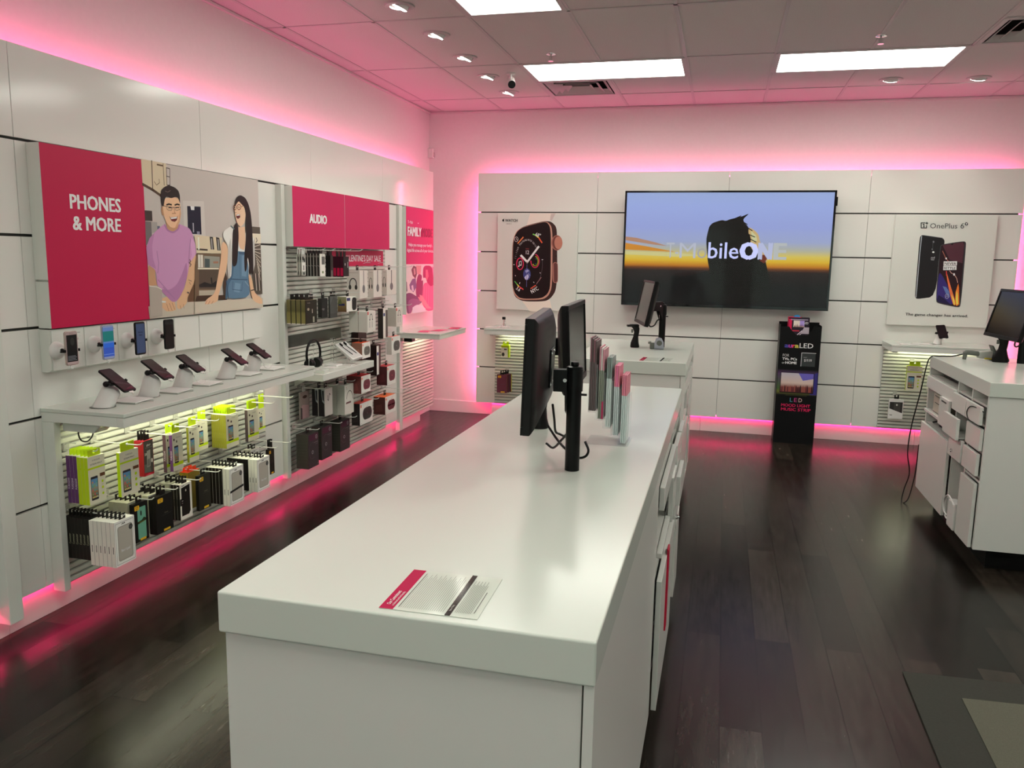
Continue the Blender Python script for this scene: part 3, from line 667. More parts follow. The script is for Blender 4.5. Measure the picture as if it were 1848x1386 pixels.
ARTD['phone'] = """P|.225,.806 .241,.81 .402,.785 .419,.767 .423,.728 .386,.708 .393,.262 .24,.234 .221,.251 .219,.295 .213,.784|28,26,28
L|.229,.799 .227,.636 .23,.252|150,158,164|0.007
L|.241,.808 .402,.785|96,100,104|0.004
P|.338,.75 .337,.747 .337,.745 .335,.743 .334,.741 .332,.741 .33,.741 .327,.742 .326,.743 .324,.746 .323,.748 .323,.751 .323,.754 .324,.756 .326,.758 .328,.759 .33,.759 .332,.759 .334,.757 .336,.755 .337,.753|110,112,116
P|.332,.684 .332,.682 .331,.68 .33,.678 .329,.677 .327,.676 .325,.677 .324,.677 .322,.679 .321,.681 .32,.683 .32,.685 .321,.688 .321,.689 .323,.691 .324,.692 .326,.692 .328,.692 .329,.69 .33,.689 .331,.687|96,98,102
P|.346,.659 .346,.656 .345,.654 .343,.653 .341,.651 .338,.651 .336,.651 .333,.652 .331,.653 .329,.655 .328,.657 .328,.66 .328,.662 .33,.664 .332,.665 .334,.666 .337,.666 .34,.666 .342,.665 .344,.663 .346,.661|225,225,225
L|.326,.754 .329,.684|70,72,76|0.003
L|.325,.612 .346,.611 .348,.589 .326,.59 .325,.612|150,152,156|0.004
L|.351,.619 .352,.606|150,152,156|0.004
L|.335,.606 .336,.594|150,152,156|0.004
P|.386,.712 .401,.729 .576,.76 .594,.75 .598,.727 .606,.188 .588,.167 .419,.201 .395,.221|52,54,56
P|.392,.71 .406,.723 .573,.754 .584,.745 .587,.727 .595,.194 .58,.177 .421,.211 .402,.227|38,20,26
P|.408,.72 .571,.751 .583,.727 .583,.564 .477,.593|74,40,50
P|.471,.736 .498,.741 .485,.721|20,16,18
P|.397,.356 .401,.482 .432,.451 .493,.342 .526,.248 .544,.189 .423,.212 .403,.231|50,40,104
P|.441,.357 .47,.35 .499,.311 .508,.256 .476,.287|86,110,160
P|.403,.231 .415,.277 .465,.247 .521,.194 .423,.212|30,24,60
P|.459,.491 .473,.452 .515,.335 .549,.249 .561,.188 .544,.19 .514,.264 .474,.405|226,108,64
P|.566,.385 .576,.344 .592,.197 .571,.182 .555,.202 .551,.304|232,112,44
P|.56,.328 .572,.281 .582,.203 .57,.19 .558,.242|252,196,80
P|.519,.288 .547,.241 .558,.191 .547,.194|252,190,84
L|.412,.67 .443,.608 .471,.577|180,110,90|0.004
P|.454,.604 .454,.601 .453,.599 .452,.597 .45,.595 .448,.595 .447,.595 .445,.596 .443,.598 .442,.6 .441,.603 .441,.605 .441,.608 .442,.61 .443,.612 .445,.613 .447,.613 .449,.613 .45,.612 .452,.609 .453,.607|230,220,216
L|.486,.495 .502,.475 .524,.467 .549,.43 .561,.391|190,150,140|0.005
P|.532,.464 .532,.461 .532,.458 .53,.456 .528,.454 .526,.453 .524,.453 .522,.455 .52,.457 .518,.459 .517,.462 .517,.466 .517,.469 .518,.471 .52,.473 .522,.475 .524,.475 .527,.474 .529,.473 .531,.47 .532,.467|210,206,206
L|.459,.491 .465,.452|196,60,56|0.008
L|.499,.267 .498,.26 .496,.254 .492,.249 .488,.247 .482,.247 .477,.25 .473,.256 .471,.263 .47,.27 .471,.277 .474,.283 .479,.287 .484,.287 .489,.286 .494,.281 .497,.275 .499,.267|160,160,180|0.004
L|.477,.259 .484,.275 .493,.259|160,160,180|0.003
P|.429,.578 .538,.582 .54,.544 .431,.54|222,222,224
P|.43,.537 .538,.541 .54,.504 .432,.5|222,222,224
L|.214,.917 .218,.872 .262,.872 .26,.894|50,52,52|0.008
L|.214,.917 .246,.917|50,52,52|0.008
L|.26,.923 .262,.905|50,52,52|0.008
L|.252,.914 .27,.914|50,52,52|0.008
L|.23,.903 .238,.905 .24,.881|50,52,52|0.008
L|.233,.881 .246,.881|50,52,52|0.006
P|.596,.91 .596,.906 .595,.902 .592,.899 .589,.896 .585,.895 .581,.896 .577,.897 .574,.9 .571,.904 .57,.908 .569,.912 .57,.916 .572,.92 .575,.923 .578,.924 .582,.925 .586,.924 .59,.921 .593,.918 .595,.914|50,52,52
L|.577,.915 .588,.915|220,220,220|0.004
L|.582,.915 .583,.902|220,220,220|0.005"""
ARTD['tv'] = """P|1.161,.76 1.208,.738 1.256,.692 1.272,.623 1.336,.496 1.354,.426 1.199,.424 1.156,.668|206,176,120
P|1.186,.726 1.234,.68 1.248,.634 1.204,.622|232,214,160
P|.795,.716 .804,.763 .834,.795 .862,.805 .918,.824 .953,.814 .987,.829 1.043,.843 1.094,.855 1.165,.887 1.11,.834 1.116,.804 1.164,.758 1.163,.702 1.187,.668 1.19,.563 1.261,.518 1.313,.501 1.333,.449 1.355,.368 1.377,.287 1.409,.047 .834,.029 .831,.345 .806,.44 .781,.64|18,15,14
P|1.29,.507 1.335,.502 1.346,.473 1.323,.426 1.282,.448|110,46,30
L|1.103,.783 1.197,.726|24,20,18|0.008
L|1.142,.702 1.224,.668|24,20,18|0.008
L|1.09,.818 1.149,.783|24,20,18|0.008
L|1.032,.835 1.087,.861|24,20,18|0.008
L|1.168,.656 1.238,.622|24,20,18|0.008
P|.465,.296 .561,.286 .679,.306 .806,.345 .843,.298 .834,.029 .479,.018|16,14,15"""
# ================================================================== WALL FIXTURES
def traced(name):
    out = []
    def chaikin(p):
        q = []
        for a, b in zip(p, p[1:]+p[:1]): q += [(a[0]*.8+b[0]*.2, a[1]*.8+b[1]*.2), (a[0]*.2+b[0]*.8, a[1]*.2+b[1]*.8)]
        return q
    for row in ARTD[name].split('\n'):
        f = row.split('|'); pts = [tuple(float(q) for q in s.split(',')) for s in f[1].split(' ')]
        col = A(*[int(q) for q in f[2].split(',')])
        if f[0] == 'P' and len(pts) >= 8: pts = chaikin(chaikin(pts))
        out.append(('p', pts, col) if f[0] == 'P' else ('l', pts, float(f[3]), col))
    return out
MW = Matrix.Rotation(-PI/2, 4, 'Z')       # local frame (x = out of the wall, y = along it) -> back wall
def back_m(x): return Matrix.Translation((x, YB, 0)) @ MW
def slat_wall(label, M, y0, y1, z0, z1, seam=None, x0=0.0006, pitch=0.0318):
    t = thing('slat_wall_panel', label, 'slat wall', M @ Vector((x0, (y0+y1)/2, z0)), M.to_euler().z)
    b = MB().box(x0, x0+0.008, y0, y1, z0, z1, M=M); obj('backing', b, SLATB, t)
    b = MB(); z = z0; spans = [(y0, y1)] if seam is None else [(y0, seam-0.002), (seam+0.002, y1)]
    while z+0.022 <= z1+0.001:
        for a, c in spans:
            vs = [M @ Vector(q) for q in ((x0+.008, a, z), (x0+.018, a, z), (x0+.021, a, z+.006), (x0+.021, a, z+.0225), (x0+.008, a, z+.0225))]
            b.prism(vs, (M.to_3x3() @ Vector((0, c-a, 0))))
        z += pitch
    obj('slats', b, SLAT, t); return t
I4 = Matrix.Identity(4)
slat_wall('white slat wall panel under the long phone shelf, left', I4, 2.955, 4.715, 0.13, 0.93)
slat_wall('tall white slat wall panel below the AUDIO sign', I4, 4.99, 6.705, 0.13, 1.72, seam=5.846)
slat_wall('white slat wall panel in the corner under the FAMILY MODE poster', I4, 7.06, 7.96, 0.13, 0.93)
slat_wall('white slat wall panel under the watch poster shelf', back_m(0), 0.645, 1.47, 0.165, 0.90)
slat_wall('white slat wall panel under the right-hand phone poster shelf', back_m(0), 4.405, 5.20, 0.165, 0.90)
# posts of the fixtures
def post(label, y0, y1, z0, z1, x1=0.045): tag(obj('fixture_post', MB().box(0.0006, x1, y0, y1, z0, z1), WHITE, bevel=.002), label, 'post')
post('white upright post at the left end of the AUDIO display', 4.945, 4.989, 0.12, 2.136)
post('white upright post between the AUDIO display and the corner display', 6.985, 7.058, 0.05, 2.136)
post('white fixture post cut off by the lower left edge of the photo', 2.62, 2.69, 0.09, 2.136, 0.06)
# plain filler boards between fixtures
tag(obj('filler_board', MB().box(.0006, .02, 6.715, 6.975, .15, 1.33).box(.0006, .02, 6.715, 6.975, 1.342, 1.733).box(.0006, .02, 6.715, 6.975, 1.745, 2.13), PANEL, bevel=.001), 'plain white board strip right of the AUDIO slat wall', 'board')
tag(obj('filler_board', MB().box(.0006, .012, 4.722, 4.94, .15, .53).box(.0006, .012, 4.722, 4.94, .542, .90), PANEL, bevel=.001), 'plain white board strip right of the phone shelf slat wall', 'board')
# ---- the long phone shelf
t = thing('wall_shelf', 'long white shelf on the left wall carrying five tilted phones', 'shelf', (0.2, 2.913, 0.12))
obj('shelf_top', MB().box(0.001, 0.44, 2.913, 4.62, 0.962, 0.98), TOP, t, bevel=.003)
m = MB(); m.box(0.40, 0.436, 2.916, 3.699, 0.918, 0.9615).box(0.40, 0.436, 3.701, 4.617, 0.918, 0.9615).box(0.001, 0.3995, 2.916, 2.95, 0.918, 0.9615).box(0.001, 0.3995, 4.59, 4.617, 0.918, 0.9615)
obj('apron', m, WHITE, t, bevel=.002)
obj('leg', MB().box(0.0006, 0.065, 2.916, 2.952, 0.12, 0.9175), WHITE, t, bevel=.002)
t = thing('shelf_lamp', 'slim lamp box under the long phone shelf with a looped black lead', 'lamp', (0.2, 3.5, 0.88))
m = MB(); m.prism([(0.075, 2.955, .915), (0.29, 2.955, .915), (0.24, 2.955, .872), (0.075, 2.955, .872)], (0, 0.085, 0)); obj('driver_box', m, WHITE, t, bevel=.003)
obj('lamp_bar', MB().box(0.13, 0.18, 3.05, 4.6, .900, .9175), WHITE, t, bevel=.002)
obj('lens', MB().box(0.135, 0.175, 3.06, 4.59, .897, .8998), SHELFL, t)
obj('lead', MB().tube(spline([(.12, 3.043, .885), (.10, 3.02, .86), (.095, 3.035, .815), (.095, 3.075, .80), (.09, 3.115, .822), (.08, 3.135, .87), (.08, 3.14, .905)]), .0035), BLACKP, t, smooth=True)
# ---- corner shelf
t = thing('wall_shelf', 'white corner shelf under the FAMILY MODE poster with three leaflets', 'shelf', (0.2, 7.4, 0.92))
obj('shelf_top', MB().box(0.001, 0.44, 6.98, 7.765, 0.962, 0.98), TOP, t, bevel=.003)
m = MB(); m.box(0.405, 0.437, 6.983, 7.762, 0.928, 0.9615).box(0.046, 0.4045, 6.983, 7.01, 0.928, 0.9615); obj('apron', m, WHITE, t, bevel=.002)
obj('lamp_housing', MB().box(0.05, 0.13, 7.075, 7.16, .885, .9615), BLACKM, t, bevel=.003)
obj('lamp_bar', MB().box(0.10, 0.15, 7.17, 7.75, .945, .9612), WHITE, t)
obj('lens', MB().box(0.105, 0.145, 7.18, 7.74, .942, .9448), SHELFL, t)
for (x, y, a), lab, c in zip([(.22, 7.17, .2), (.31, 7.33, -.1), (.37, 7.62, .15)], ['pink leaflet lying on the corner shelf, left one', 'pink and grey leaflet lying on the corner shelf, middle one', 'dark red leaflet at the right end of the corner shelf'], [A(214, 120, 140), A(222, 110, 140), A(130, 60, 80)]):
    M = Matrix.Translation((x, y, .9803)) @ rotz(a); m = MB(); m.box(-.05, .05, -.1, .1, 0, .003, M=M, col=c); m.box(-.045, .045, -.09, .02, .003, .0034, M=M, col=A(200, 60, 100)); tag(obj('leaflet', m, PRINT), lab, 'leaflet')
# ---- audio shelf
t = thing('wall_shelf', 'short white shelf in the AUDIO display with black headphones', 'shelf', (0.15, 5.42, 0.81))
obj('shelf_top', MB().box(0.022, 0.30, 4.995, 5.84, 0.815, 0.866), WHITE, t, bevel=.004)
for y in (5.1, 5.75):
    m = MB(); m.prism([(.022, y, .815), (.14, y, .815), (.022, y, .75)], (0, .006, 0)); obj('bracket', m, WHITE, t)
# ---- back wall shelves
def back_shelf(label, x0, x1, lampl):
    t = thing('wall_shelf', label, 'shelf', ((x0+x1)/2, 7.9, .92))
    obj('shelf_top', MB().box(x0, x1, 7.70, YB-.001, .967, .985), TOP, t, bevel=.003)
    m = MB(); m.box(x0+.003, x1-.003, 7.703, 7.735, .925, .9665).box(x0+.003, x0+.03, 7.7355, YB-.001, .925, .9665).box(x1-.03, x1-.003, 7.7355, YB-.001, .925, .9665); obj('apron', m, WHITE, t, bevel=.002)
    m = MB(); m.box(x0+.07, x1-.07, 8.02, 8.07, .945, .9664); obj('lamp_bar', m, WHITE, t)
    obj('lens', MB().box(x0+.075, x1-.075, 8.025, 8.065, .942, .9448), SHELFL, t)
    obj('bracket', MB().box(x0+.035, x0+.075, 7.80, YB-.001, .905, .9245), WHITE, t, bevel=.003); return t
back_shelf('white shelf on the back wall under the watch poster', .645, 1.50, 0)
back_shelf('white shelf on the back wall under the right-hand phone poster', 4.385, 5.24, 0)
# ---- PHONES & MORE picture board
def board(name, label, cat, bm, m=WHITE): 
    t = thing(name, label, cat, bm[0]); return t
t = thing('wall_sign', 'large magenta PHONES and MORE sign with a photo of two laughing people', 'sign', (0.035, 3.78, 1.335))
m = MB(); m.box(.0006, .07, 2.937, 4.627, 1.548, 2.132).box(.0006, .07, 2.937, 4.627, 1.335, 1.540).box(.0006, .055, 2.95, 4.61, 1.540, 1.548); obj('box', m, WHITE, t, bevel=.0015)
w, h = 1.690, 0.797; um = 0.640
m = MB(); m.art = True
art_px(m, .0703, 2.937, 1.335, [R(0, 0, um, h, MAG)])
art_px(m, .0708, 2.937, 1.335, [T('PHONES', .3105, .530, .063, A(226, 220, 218), -.315, 'c', .032), T('& MORE', .3115, .436, .062, A(226, 220, 218), -.300, 'c', .032)])
obj('magenta_panel', m, PRINT, t)
m = MB(); m.art = True
art_px(m, .0703, 2.937, 1.335, [R(um, 0, w, h, A(176, 168, 162))])
art_px(m, .0708, 2.937, 1.335, traced('people'), eps=.00005)
obj('people_photo', m, PRINT, t)
# ---- strip of phone tiles below it
t = thing('phone_display_strip', 'white wall strip of eight square tiles under the big sign, four holding phones', 'phone display', (0.03, 3.78, 1.14))
yt = [2.942, 3.134, 3.351, 3.562, 3.777, 3.994, 4.21, 4.43, 4.642]
m = MB(); m.prism([(.0006, 2.937, 1.329), (.056, 2.937, 1.329), (.056, 2.937, 1.150), (.035, 2.937, 1.138), (.0006, 2.937, 1.138)], (0, 1.705, 0)); obj('rail', m, WHITE, t, bevel=.0015)
for a, b in zip(yt[:-1], yt[1:]): obj('tile', MB().box(.0565, .060, a+.0025, b-.0025, 1.146, 1.327), PANEL, t, bevel=.001, seg=1)
m = MB(); m.art = True
for y in (3.06, 3.28):
    art_px(m, .0602, y, 1.16, [R(.02, .145, .05, .147, A(90, 85, 85)), T('5', .014, .105, .018, A(140, 60, 90), .8), T('00', .027, .113, .010, A(140, 60, 90), .8), R(.0, .128, .052, .1285, A(120, 110, 110)), R(.0, .096, .052, .0965, A(120, 110, 110)), R(.012, .06, .045, .061, A(150, 140, 140))])
obj('price_print', m, PRINT, t)
# a phone with a case-back, glass and screen picture; local frame: x = thickness (screen to +x), y = width, z = height
def phone(label, M, w, h, body, scr=None, cat='phone', group=None, lit=True, name='mobile_phone', clip=True):
    t = bpy.data.objects.new(name, None); COL.objects.link(t); t.matrix_world = M; t.location = M.to_translation(); t.rotation_euler = M.to_euler(); tag(t, label, cat, group)
    m = MB(); m.prism([(-.004, a, b) for a, b in RR(-w/2, -h/2, w/2, h/2, .010, None)[1]], (.008, 0, 0)); obj('body', m, body, t, local=True, bevel=.0015)
    g = MB(); g.prism([(.0041, a, b) for a, b in RR(-w/2+.003, -h/2+.004, w/2-.003, h/2-.004, .008, None)[1]], (.0004, 0, 0)); obj('glass', g, BLACKG, t, local=True)
    if scr:
        s = MB(); s.art = True; art(s, (.0047, 0, 0), Y, Z3, scr(w, h), eps=.0001); obj('screen', s, PHLIT if lit else GLOSSY, t, local=True)
    if clip:
        c = MB(); c.box(-.012, .0065, -w/2-.010, -w/2-.0005, -.016, -.004).box(-.012, .0065, w/2+.0005, w/2+.008, -.016, -.004).box(-.012, -.0055, -w/2-.010, w/2+.008, -.016, -.004)
        c.cyl((-.005, -w/2-.010, -.010), (-.005, -w/2-.020, -.012), .007, .004, n=10); c.ball((-.006, -w/2-.010, -.004), .008, n=8)
        obj('grip_clip', c, BLACKP, t, local=True)
        c = MB(); c.box(-.003, .003, -.012, .012, -h/2-.010, -h/2-.0005).ball((0, 0, -h/2-.014), .005, n=8); obj('connector', c, WPLAST, t, local=True, smooth=True)
    return t
ROSE = mat('rose_metal', (.52, .42, .38), .3, .6); SILV = mat('silver_metal', (.42, .45, .52), .3, .6)
s1 = lambda w, h: [RR(-w/2+.0032, -h/2+.0042, w/2-.0032, h/2-.0042, .008, RAW(176, 150, 142)), R(-w/2+.006, -h/2+.016, w/2-.006, h/2-.016, RAW(8, 8, 8)), E(.003, .03, .012, .018, RAW(40, 40, 36)), T('SAMSUNG', 0, h/2-.012, .005, RAW(120, 90, 85), .8, 'c')]+[R(-w/2+.01, -h/2+.022+k*.006, w/2-.012-.006*(k % 2), -h/2+.025+k*.006, RAW(110, 110, 112)) for k in range(4)]
s2 = lambda w, h: [RR(-w/2+.0032, -h/2+.0042, w/2-.0032, h/2-.0042, .008, RAW(150, 158, 190)), R(-w/2+.004, -h/2+.014, w/2-.004, h/2-.012, RAW(60, 95, 200)), R(-w/2+.004, .004, w/2-.004, .052, RAW(30, 130, 125)), R(-w/2+.004, .052, w/2-.004, h/2-.012, RAW(110, 140, 200)), R(-w/2+.004, -.004, w/2-.004, .004, RAW(100, 140, 210)), R(-w/2+.004, -h/2+.024, w/2-.004, -h/2+.026, RAW(150, 180, 240)), R(-w/2+.004, -.025, w/2-.004, -.004, RAW(50, 110, 220))]
s3 = lambda w, h: [R(-w/2+.006, -h/2+.009, w/2-.006, h/2-.009, RAW(66, 80, 112)), T('Samsung', 0, .028, .008, RAW(24, 28, 42), .8, 'c', .01), T('Galaxy', 0, .014, .008, RAW(24, 28, 42), .8, 'c', .01)]
for i, ((y, z), w, h, bm, sc, dl, pl) in enumerate(zip([(2.975, 1.248), (3.198, 1.254), (3.417, 1.252), (3.636, 1.254)], [.072, .076, .072, .074], [.152, .163, .163, .155], [ROSE, SILV, BLACKP, BLACKP], [s1, s2, s3, None],
        ['leftmost', 'second', 'third', 'fourth'], ['rose-edged phone with a dark screen, leftmost on the tile strip', 'phone with a blue and green screen, second on the tile strip', 'black phone with a slate-blue screen, third on the tile strip', 'black phone with a blank screen, fourth on the tile strip'])):
    tg = thing('phone_mount', 'round white wall mount, %s of the four on the tile strip' % dl, 'phone mount', (.0602, y-.012, z-.035), group='round phone mounts')
    m = MB(); m.lathe((.0602, y-.012, z-.012), [(.040, .0), (.040, .004), (.037, .016), (.028, .026), (.018, .034), (.015, .052)], n=28, axis='x'); obj('dome', m, WPLAST, tg, smooth=True)
    phone(pl, Matrix.Translation((.132, y, z)), w, h, bm, sc)
# ---- phones on the shelf: leaning white stands
s6 = lambda w, h: [R(-w/2+.005, -h/2+.008, w/2-.005, h/2-.008, RAW(34, 26, 28)), P([(-w/2+.005, .0), (w/2-.005, -.04), (w/2-.005, -.05), (-w/2+.005, -.02)], RAW(64, 54, 58)), P([(-w/2+.01, -h/2+.012), (w/2-.008, -h/2+.012), (w/2-.01, -h/2+.03)], RAW(80, 40, 52))]
PHS = [(.28, 3.073, 1.097, .169, 3.027, 'dark red'), (.28, 3.348, 1.112, .162, 3.328, 'dark'), (.28, 3.603, 1.111, .150, 3.582, 'dark'), (.28, 3.996, 1.102, .154, 3.968, 'dark'), (.28, 4.243, 1.109, .150, 4.222, 'purplish')]
NM = ['nearest the camera', 'second from the left', 'in the middle', 'second from the right', 'farthest right']
for i, (x, y, z, l, yb, c) in enumerate(PHS):
    tilt = 0.56; st = thing('phone_stand', 'leaning white oval phone stand on the long shelf, %s' % NM[i], 'phone stand', (.235, yb, .98), group='leaning phone stands')
    m = MB(); n = 28; b0 = Vector((.235, yb, .9805)); axis = Vector((x-.016, y-.012, z-.032))-b0
    rings = []
    for k, (q, rx, ry) in enumerate([(0, .052, .037), (.9, .040, .027), (1.0, .030, .020)]):
        for j in range(n):
            a = 2*PI*j/n; pnt = b0+axis*q+Vector((rx*math.cos(a), ry*math.sin(a), 0))
            if k: pnt.z += -(pnt.x-(b0+axis*q).x)*0.55
            rings.append(pnt)
    fs = [(r*n+j, r*n+(j+1) % n, (r+1)*n+(j+1) % n, (r+1)*n+j) for r in range(2) for j in range(n)]+[tuple(range(n-1, -1, -1)), tuple(range(2*n, 3*n))]
    m.poly(rings, fs); obj('body', m, WPLAST, st, smooth=True)
    m = MB(); m.lathe((.235, yb, .9801), [(.055, 0), (.055, .0015)], n=28); obj('foot', m, GREYP, st)
    obj('knuckle', MB().ball((x-.022, y-.045, z-.012), .014, n=10).cyl((x-.022, y-.045, z-.012), (x-.014, y-.03, z-.006), .009), BLACKP, st, smooth=True)
    # long axis runs down and away from the wall; screen looks up
    th = -tilt; a = Vector((math.cos(th), 0, math.sin(th))); nrm = Vector((-math.sin(th), 0, math.cos(th)))
    M = Matrix((nrm, Vector((0, 1, 0)), -a)).transposed().to_4x4()
    M = Matrix.Translation((x, y, z)) @ rotz(-.04 if i < 2 else 0) @ M
    phone('black-framed phone tilted on its white stand on the long shelf, %s' % NM[i], M, .077, l, BLACKP, s6, group=None, lit=False)
    wy = yb+.115
    pl = thing('price_plate', 'flat white angled info plate beside the phone stand that is %s' % NM[i], 'info plate', (.27, wy, .98))
    m = MB(); m.prism([(.20, wy-.02, .9804), (.33, wy-.02, .9804), (.345, wy+.085, .9804), (.21, wy+.085, .9804)], (0, 0, .004)); obj('base', m, LIGHTGREY, pl)
    m = MB(); m.prism([(.20, wy-.02, .985), (.33, wy-.02, .985), (.345, wy+.085, .993), (.21, wy+.085, .993)], (0, 0, .0035)); obj('plate', m, WPLAST, pl)
    if i in (2, 4):
        ca = obj('tether_cable', MB().tube(spline([(x+.02, y-.01, z-.055), (x+.028, y+.01, .995+.02), (x+.03, y+.05, .9975), (x+.028, y+.09, 1.02), (x+.015, y+.10, z-.03), (x+.01, y+.055, z-.012)]), .0016, n=6), WPLAST, smooth=True)
        tag(ca, 'thin white looped tether cable of the phone %s on the long shelf' % NM[i], 'cable')
# ---- AUDIO sign
t = thing('wall_sign', 'magenta AUDIO sign above the tall slat wall', 'sign', (0.05, 5.78, 1.73))
obj('box', MB().box(.0006, .10, 4.992, 6.625, 1.73, 2.132), WHITE, t, bevel=.0015)
m = MB(); m.art = True; art_px(m, .1003, 4.95, 1.73, [R(.022+.02, .001, .818, .402, A(178, 32, 80)), R(.822, .001, 1.675, .402, A(178, 32, 80))])
art_px(m, .1010, 4.95, 1.73, [T('AUDIO', .272, .169, .060, A(230, 220, 222), -.252, 'l', .05)]); obj('magenta_panel', m, PRINT, t)
t = thing('wall_sign', "narrow magenta VALENTINE'S DAY SALE sign tucked under the AUDIO sign", 'sign', (0.03, 6.2, 1.595))
obj('card', MB().box(.0225, .0265, 5.62, 6.66, 1.592, 1.72), mat('magenta_card', MAG, .5), t)
m = MB(); m.art = True; art_px(m, .0267, 5.62, 1.592, [T("VALENTINE'S DAY SALE", .985, .038, .050, A(224, 206, 212), -.70, 'r', .012)]); obj('lettering', m, PRINT, t)
tag(obj('sign_strip', MB().box(.0225, .026, 4.995, 5.83, 1.035, 1.118), mat('dark_olive_strip', (.03, .032, .025), .25)), 'blank dark olive strip on the slat wall behind the headphones', 'sign')
# ---- FAMILY MODE poster
t = thing('wall_sign', 'pink FAMILY MODE poster in the corner with a family photo below', 'sign', (0.04, 7.38, 1.14))
obj('box', MB().box(.0006, .08, 6.985+.075, 7.785, 1.14, 2.13), WHITE, t, bevel=.0015)
m = MB(); m.art = True
art_px(m, .0803, 6.985, 1.14, [R(.075, .465, .80, .99, A(184, 34, 84)), R(.075, 0, .80, .465, A(206, 186, 186))])
fam = [it for it in traced('family')]
def clip_u(pts): return [(min(max(a, .075), .80), min(max(b, 0), .465)) for a, b in pts]
art_px(m, .0811, 6.985, 1.14, [(it[0], clip_u(it[1]), *it[2:]) for it in fam], eps=.00006)
W1 = A(232, 205, 214)
art_px(m, .0835, 6.985, 1.14, [T('T', .112, .836, .030, W1, .8, 'l', .02), Lp([(.135, .85), (.15, .85)], .005, W1), T('Mobile', .165, .838, .028, W1, .65), Lp([(.36, .85), (.385, .85)], .005, W1),
    T('FAMILY', .108, .727, .082, A(240, 222, 228), -.345, 'l', .05), T('MODE', .474, .727, .082, A(150, 20, 60), -.290, 'l', .03),
    T("Helps you manage your family's", .437, .632, .030, W1, -.630, 'c', .02), T('digital life across all of your devices.', .437, .580, .030, W1, -.700, 'c', .02)])
obj('print', m, PRINT, t)
# ---- watch poster
def back_poster(label, x0, x1, z0, z1, items):
    t = thing('wall_poster', label, 'poster', ((x0+x1)/2, 8.12, z0))
    obj('board', MB().box(x0, x1, 8.101, YB-.001, z0, z1), WHITE, t, bevel=.002)
    m = MB(); m.art = True; k = art_my(m, x0, 8.1006, z0, items, eps=.00006); obj('print', m, PRINT, t); return t
wt = traced('watch'); WC = A(226, 222, 222); GC = A(120, 112, 112)
txt = [P([(.050+.010+.011*math.cos(a)*(1.0), .901+.012*math.sin(a)) for a in [2*PI*k/14 for k in range(14)]], INK), E(.066, .915, .004, .003, INK), E(.0735, .903, .005, .006, A(205, 200, 198)), T('WATCH', .080, .888, .027, INK, -.130, 'l', .02), T('SERIES 4', .093, .862, .011, GC, 1.0),
       T('12', .320, .566, .038, WC, .75, 'c', .01), T('WED', .318, .612, .014, A(150, 60, 60), .8, 'c'), T('68\u00b0', .420, .742, .036, WC, .8, 'c', .012, -.35), T('NYC', .412, .190, .038, WC, .75, 'c', .015, .55), T('3.6', .222, .198, .036, WC, .75, 'c', .015, -.6)]
import math as _m
word = '11:15AM TRAINING WITH KRISTA'; n = len(word)
for k, ch in enumerate(word):
    a = math.radians(168-(168-38)*k/(n-1)); cx, cy = .318+.118*math.cos(a), .475+.225*math.sin(a)
    if ch != ' ': txt.append(T(ch, cx, cy, .018, A(190, 184, 184), .7, 'c', .0, a-PI/2))
back_poster('white poster of a rose-gold smartwatch left of the television', .66, 1.49, 1.155, 2.122, [(i[0], [(a, b+.005) for a, b in i[1]], *i[2:]) for i in [('p', *q[1:]) if q[0] == 'p' else q for q in wt]]+txt)
pt = traced('phone'); GK = A(62, 64, 64)
def dz(items, d): return [(i[0], [(a, b+d) for a, b in i[1]], *i[2:]) for i in items]
back_poster('white poster of two black phones captioned The game changer has arrived', 4.40, 5.232, 1.135, 2.128, dz(pt, .005)+[T('OnePlus', .290, .875, .044, GK, -.222, 'l', 0), T('6', .537, .875, .048, GK, -.030, 'l', 0), T('The game changer has arrived.', .413, .089, .0235, INK, -.518, 'c', .02), T('NEVER', .485, .553, .0225, A(50, 50, 52), -.094, 'c', .01), T('SETTLE', .483, .512, .0225, A(50, 50, 52), -.094, 'c', .01)])
# ---- television
t = thing('television', 'large wall television showing a sunset, a dark head and big lettering', 'television', (2.92, 8.06, 1.245))
obj('housing', MB().box(1.975, 3.86, 8.035, 8.085, 1.26, 2.32), BLACKP, t, bevel=.006)
obj('wall_bracket', MB().box(2.5, 3.3, 8.085, YB-.001, 1.5, 2.05), BLACKM, t)
x0, x1, z0, z1 = 1.96, 3.875, 1.245, 2.338
m = MB(); m.box(x0, x1, 8.0, 8.035, z0, z0+.026).box(x0, x1, 8.0, 8.035, z1-.018, z1).box(x0, x0+.019, 8.0, 8.035, z0+.026, z1-.018).box(x1-.019, x1, 8.0, 8.035, z0+.026, z1-.018); obj('bezel', m, BLACKG, t, bevel=.002)
obj('panel', MB().box(x0+.019, x1-.019, 8.006, 8.034, z0+.026, z1-.018), BLACKG, t)
m = MB(); m.art = True; q = lambda r, g, b: RAW(r, g, b)
rows = [(.026, q(14, 11, 14)), (.20, q(16, 12, 14)), (.345, q(34, 22, 22)), (.372, q(96, 52, 22)), (.395, q(178, 112, 24)), (.44, q(206, 168, 40)), (.49, q(204, 184, 84)), (.545, q(170, 170, 150)), (.62, q(150, 160, 196)), (.75, q(146, 158, 210)), (.95, q(150, 166, 218)), (1.075, q(150, 168, 212))]
art_my(m, x0, 8.0055, z0, [('g', .019, x1-x0-.019, rows)])
art_my(m, x0, 8.0052, z0, [P([(.02, .60), (.22, .57), (.42, .535), (.50, .52), (.02, .535)], q(196, 130, 40)), P([(.02, .66), (.12, .65), (.30, .61), (.42, .575), (.30, .585), (.02, .625)], q(170, 128, 104)), P([(.02, .52), (.5, .512), (.76, .49), (.5, .475), (.02, .49)], q(196, 190, 130))])
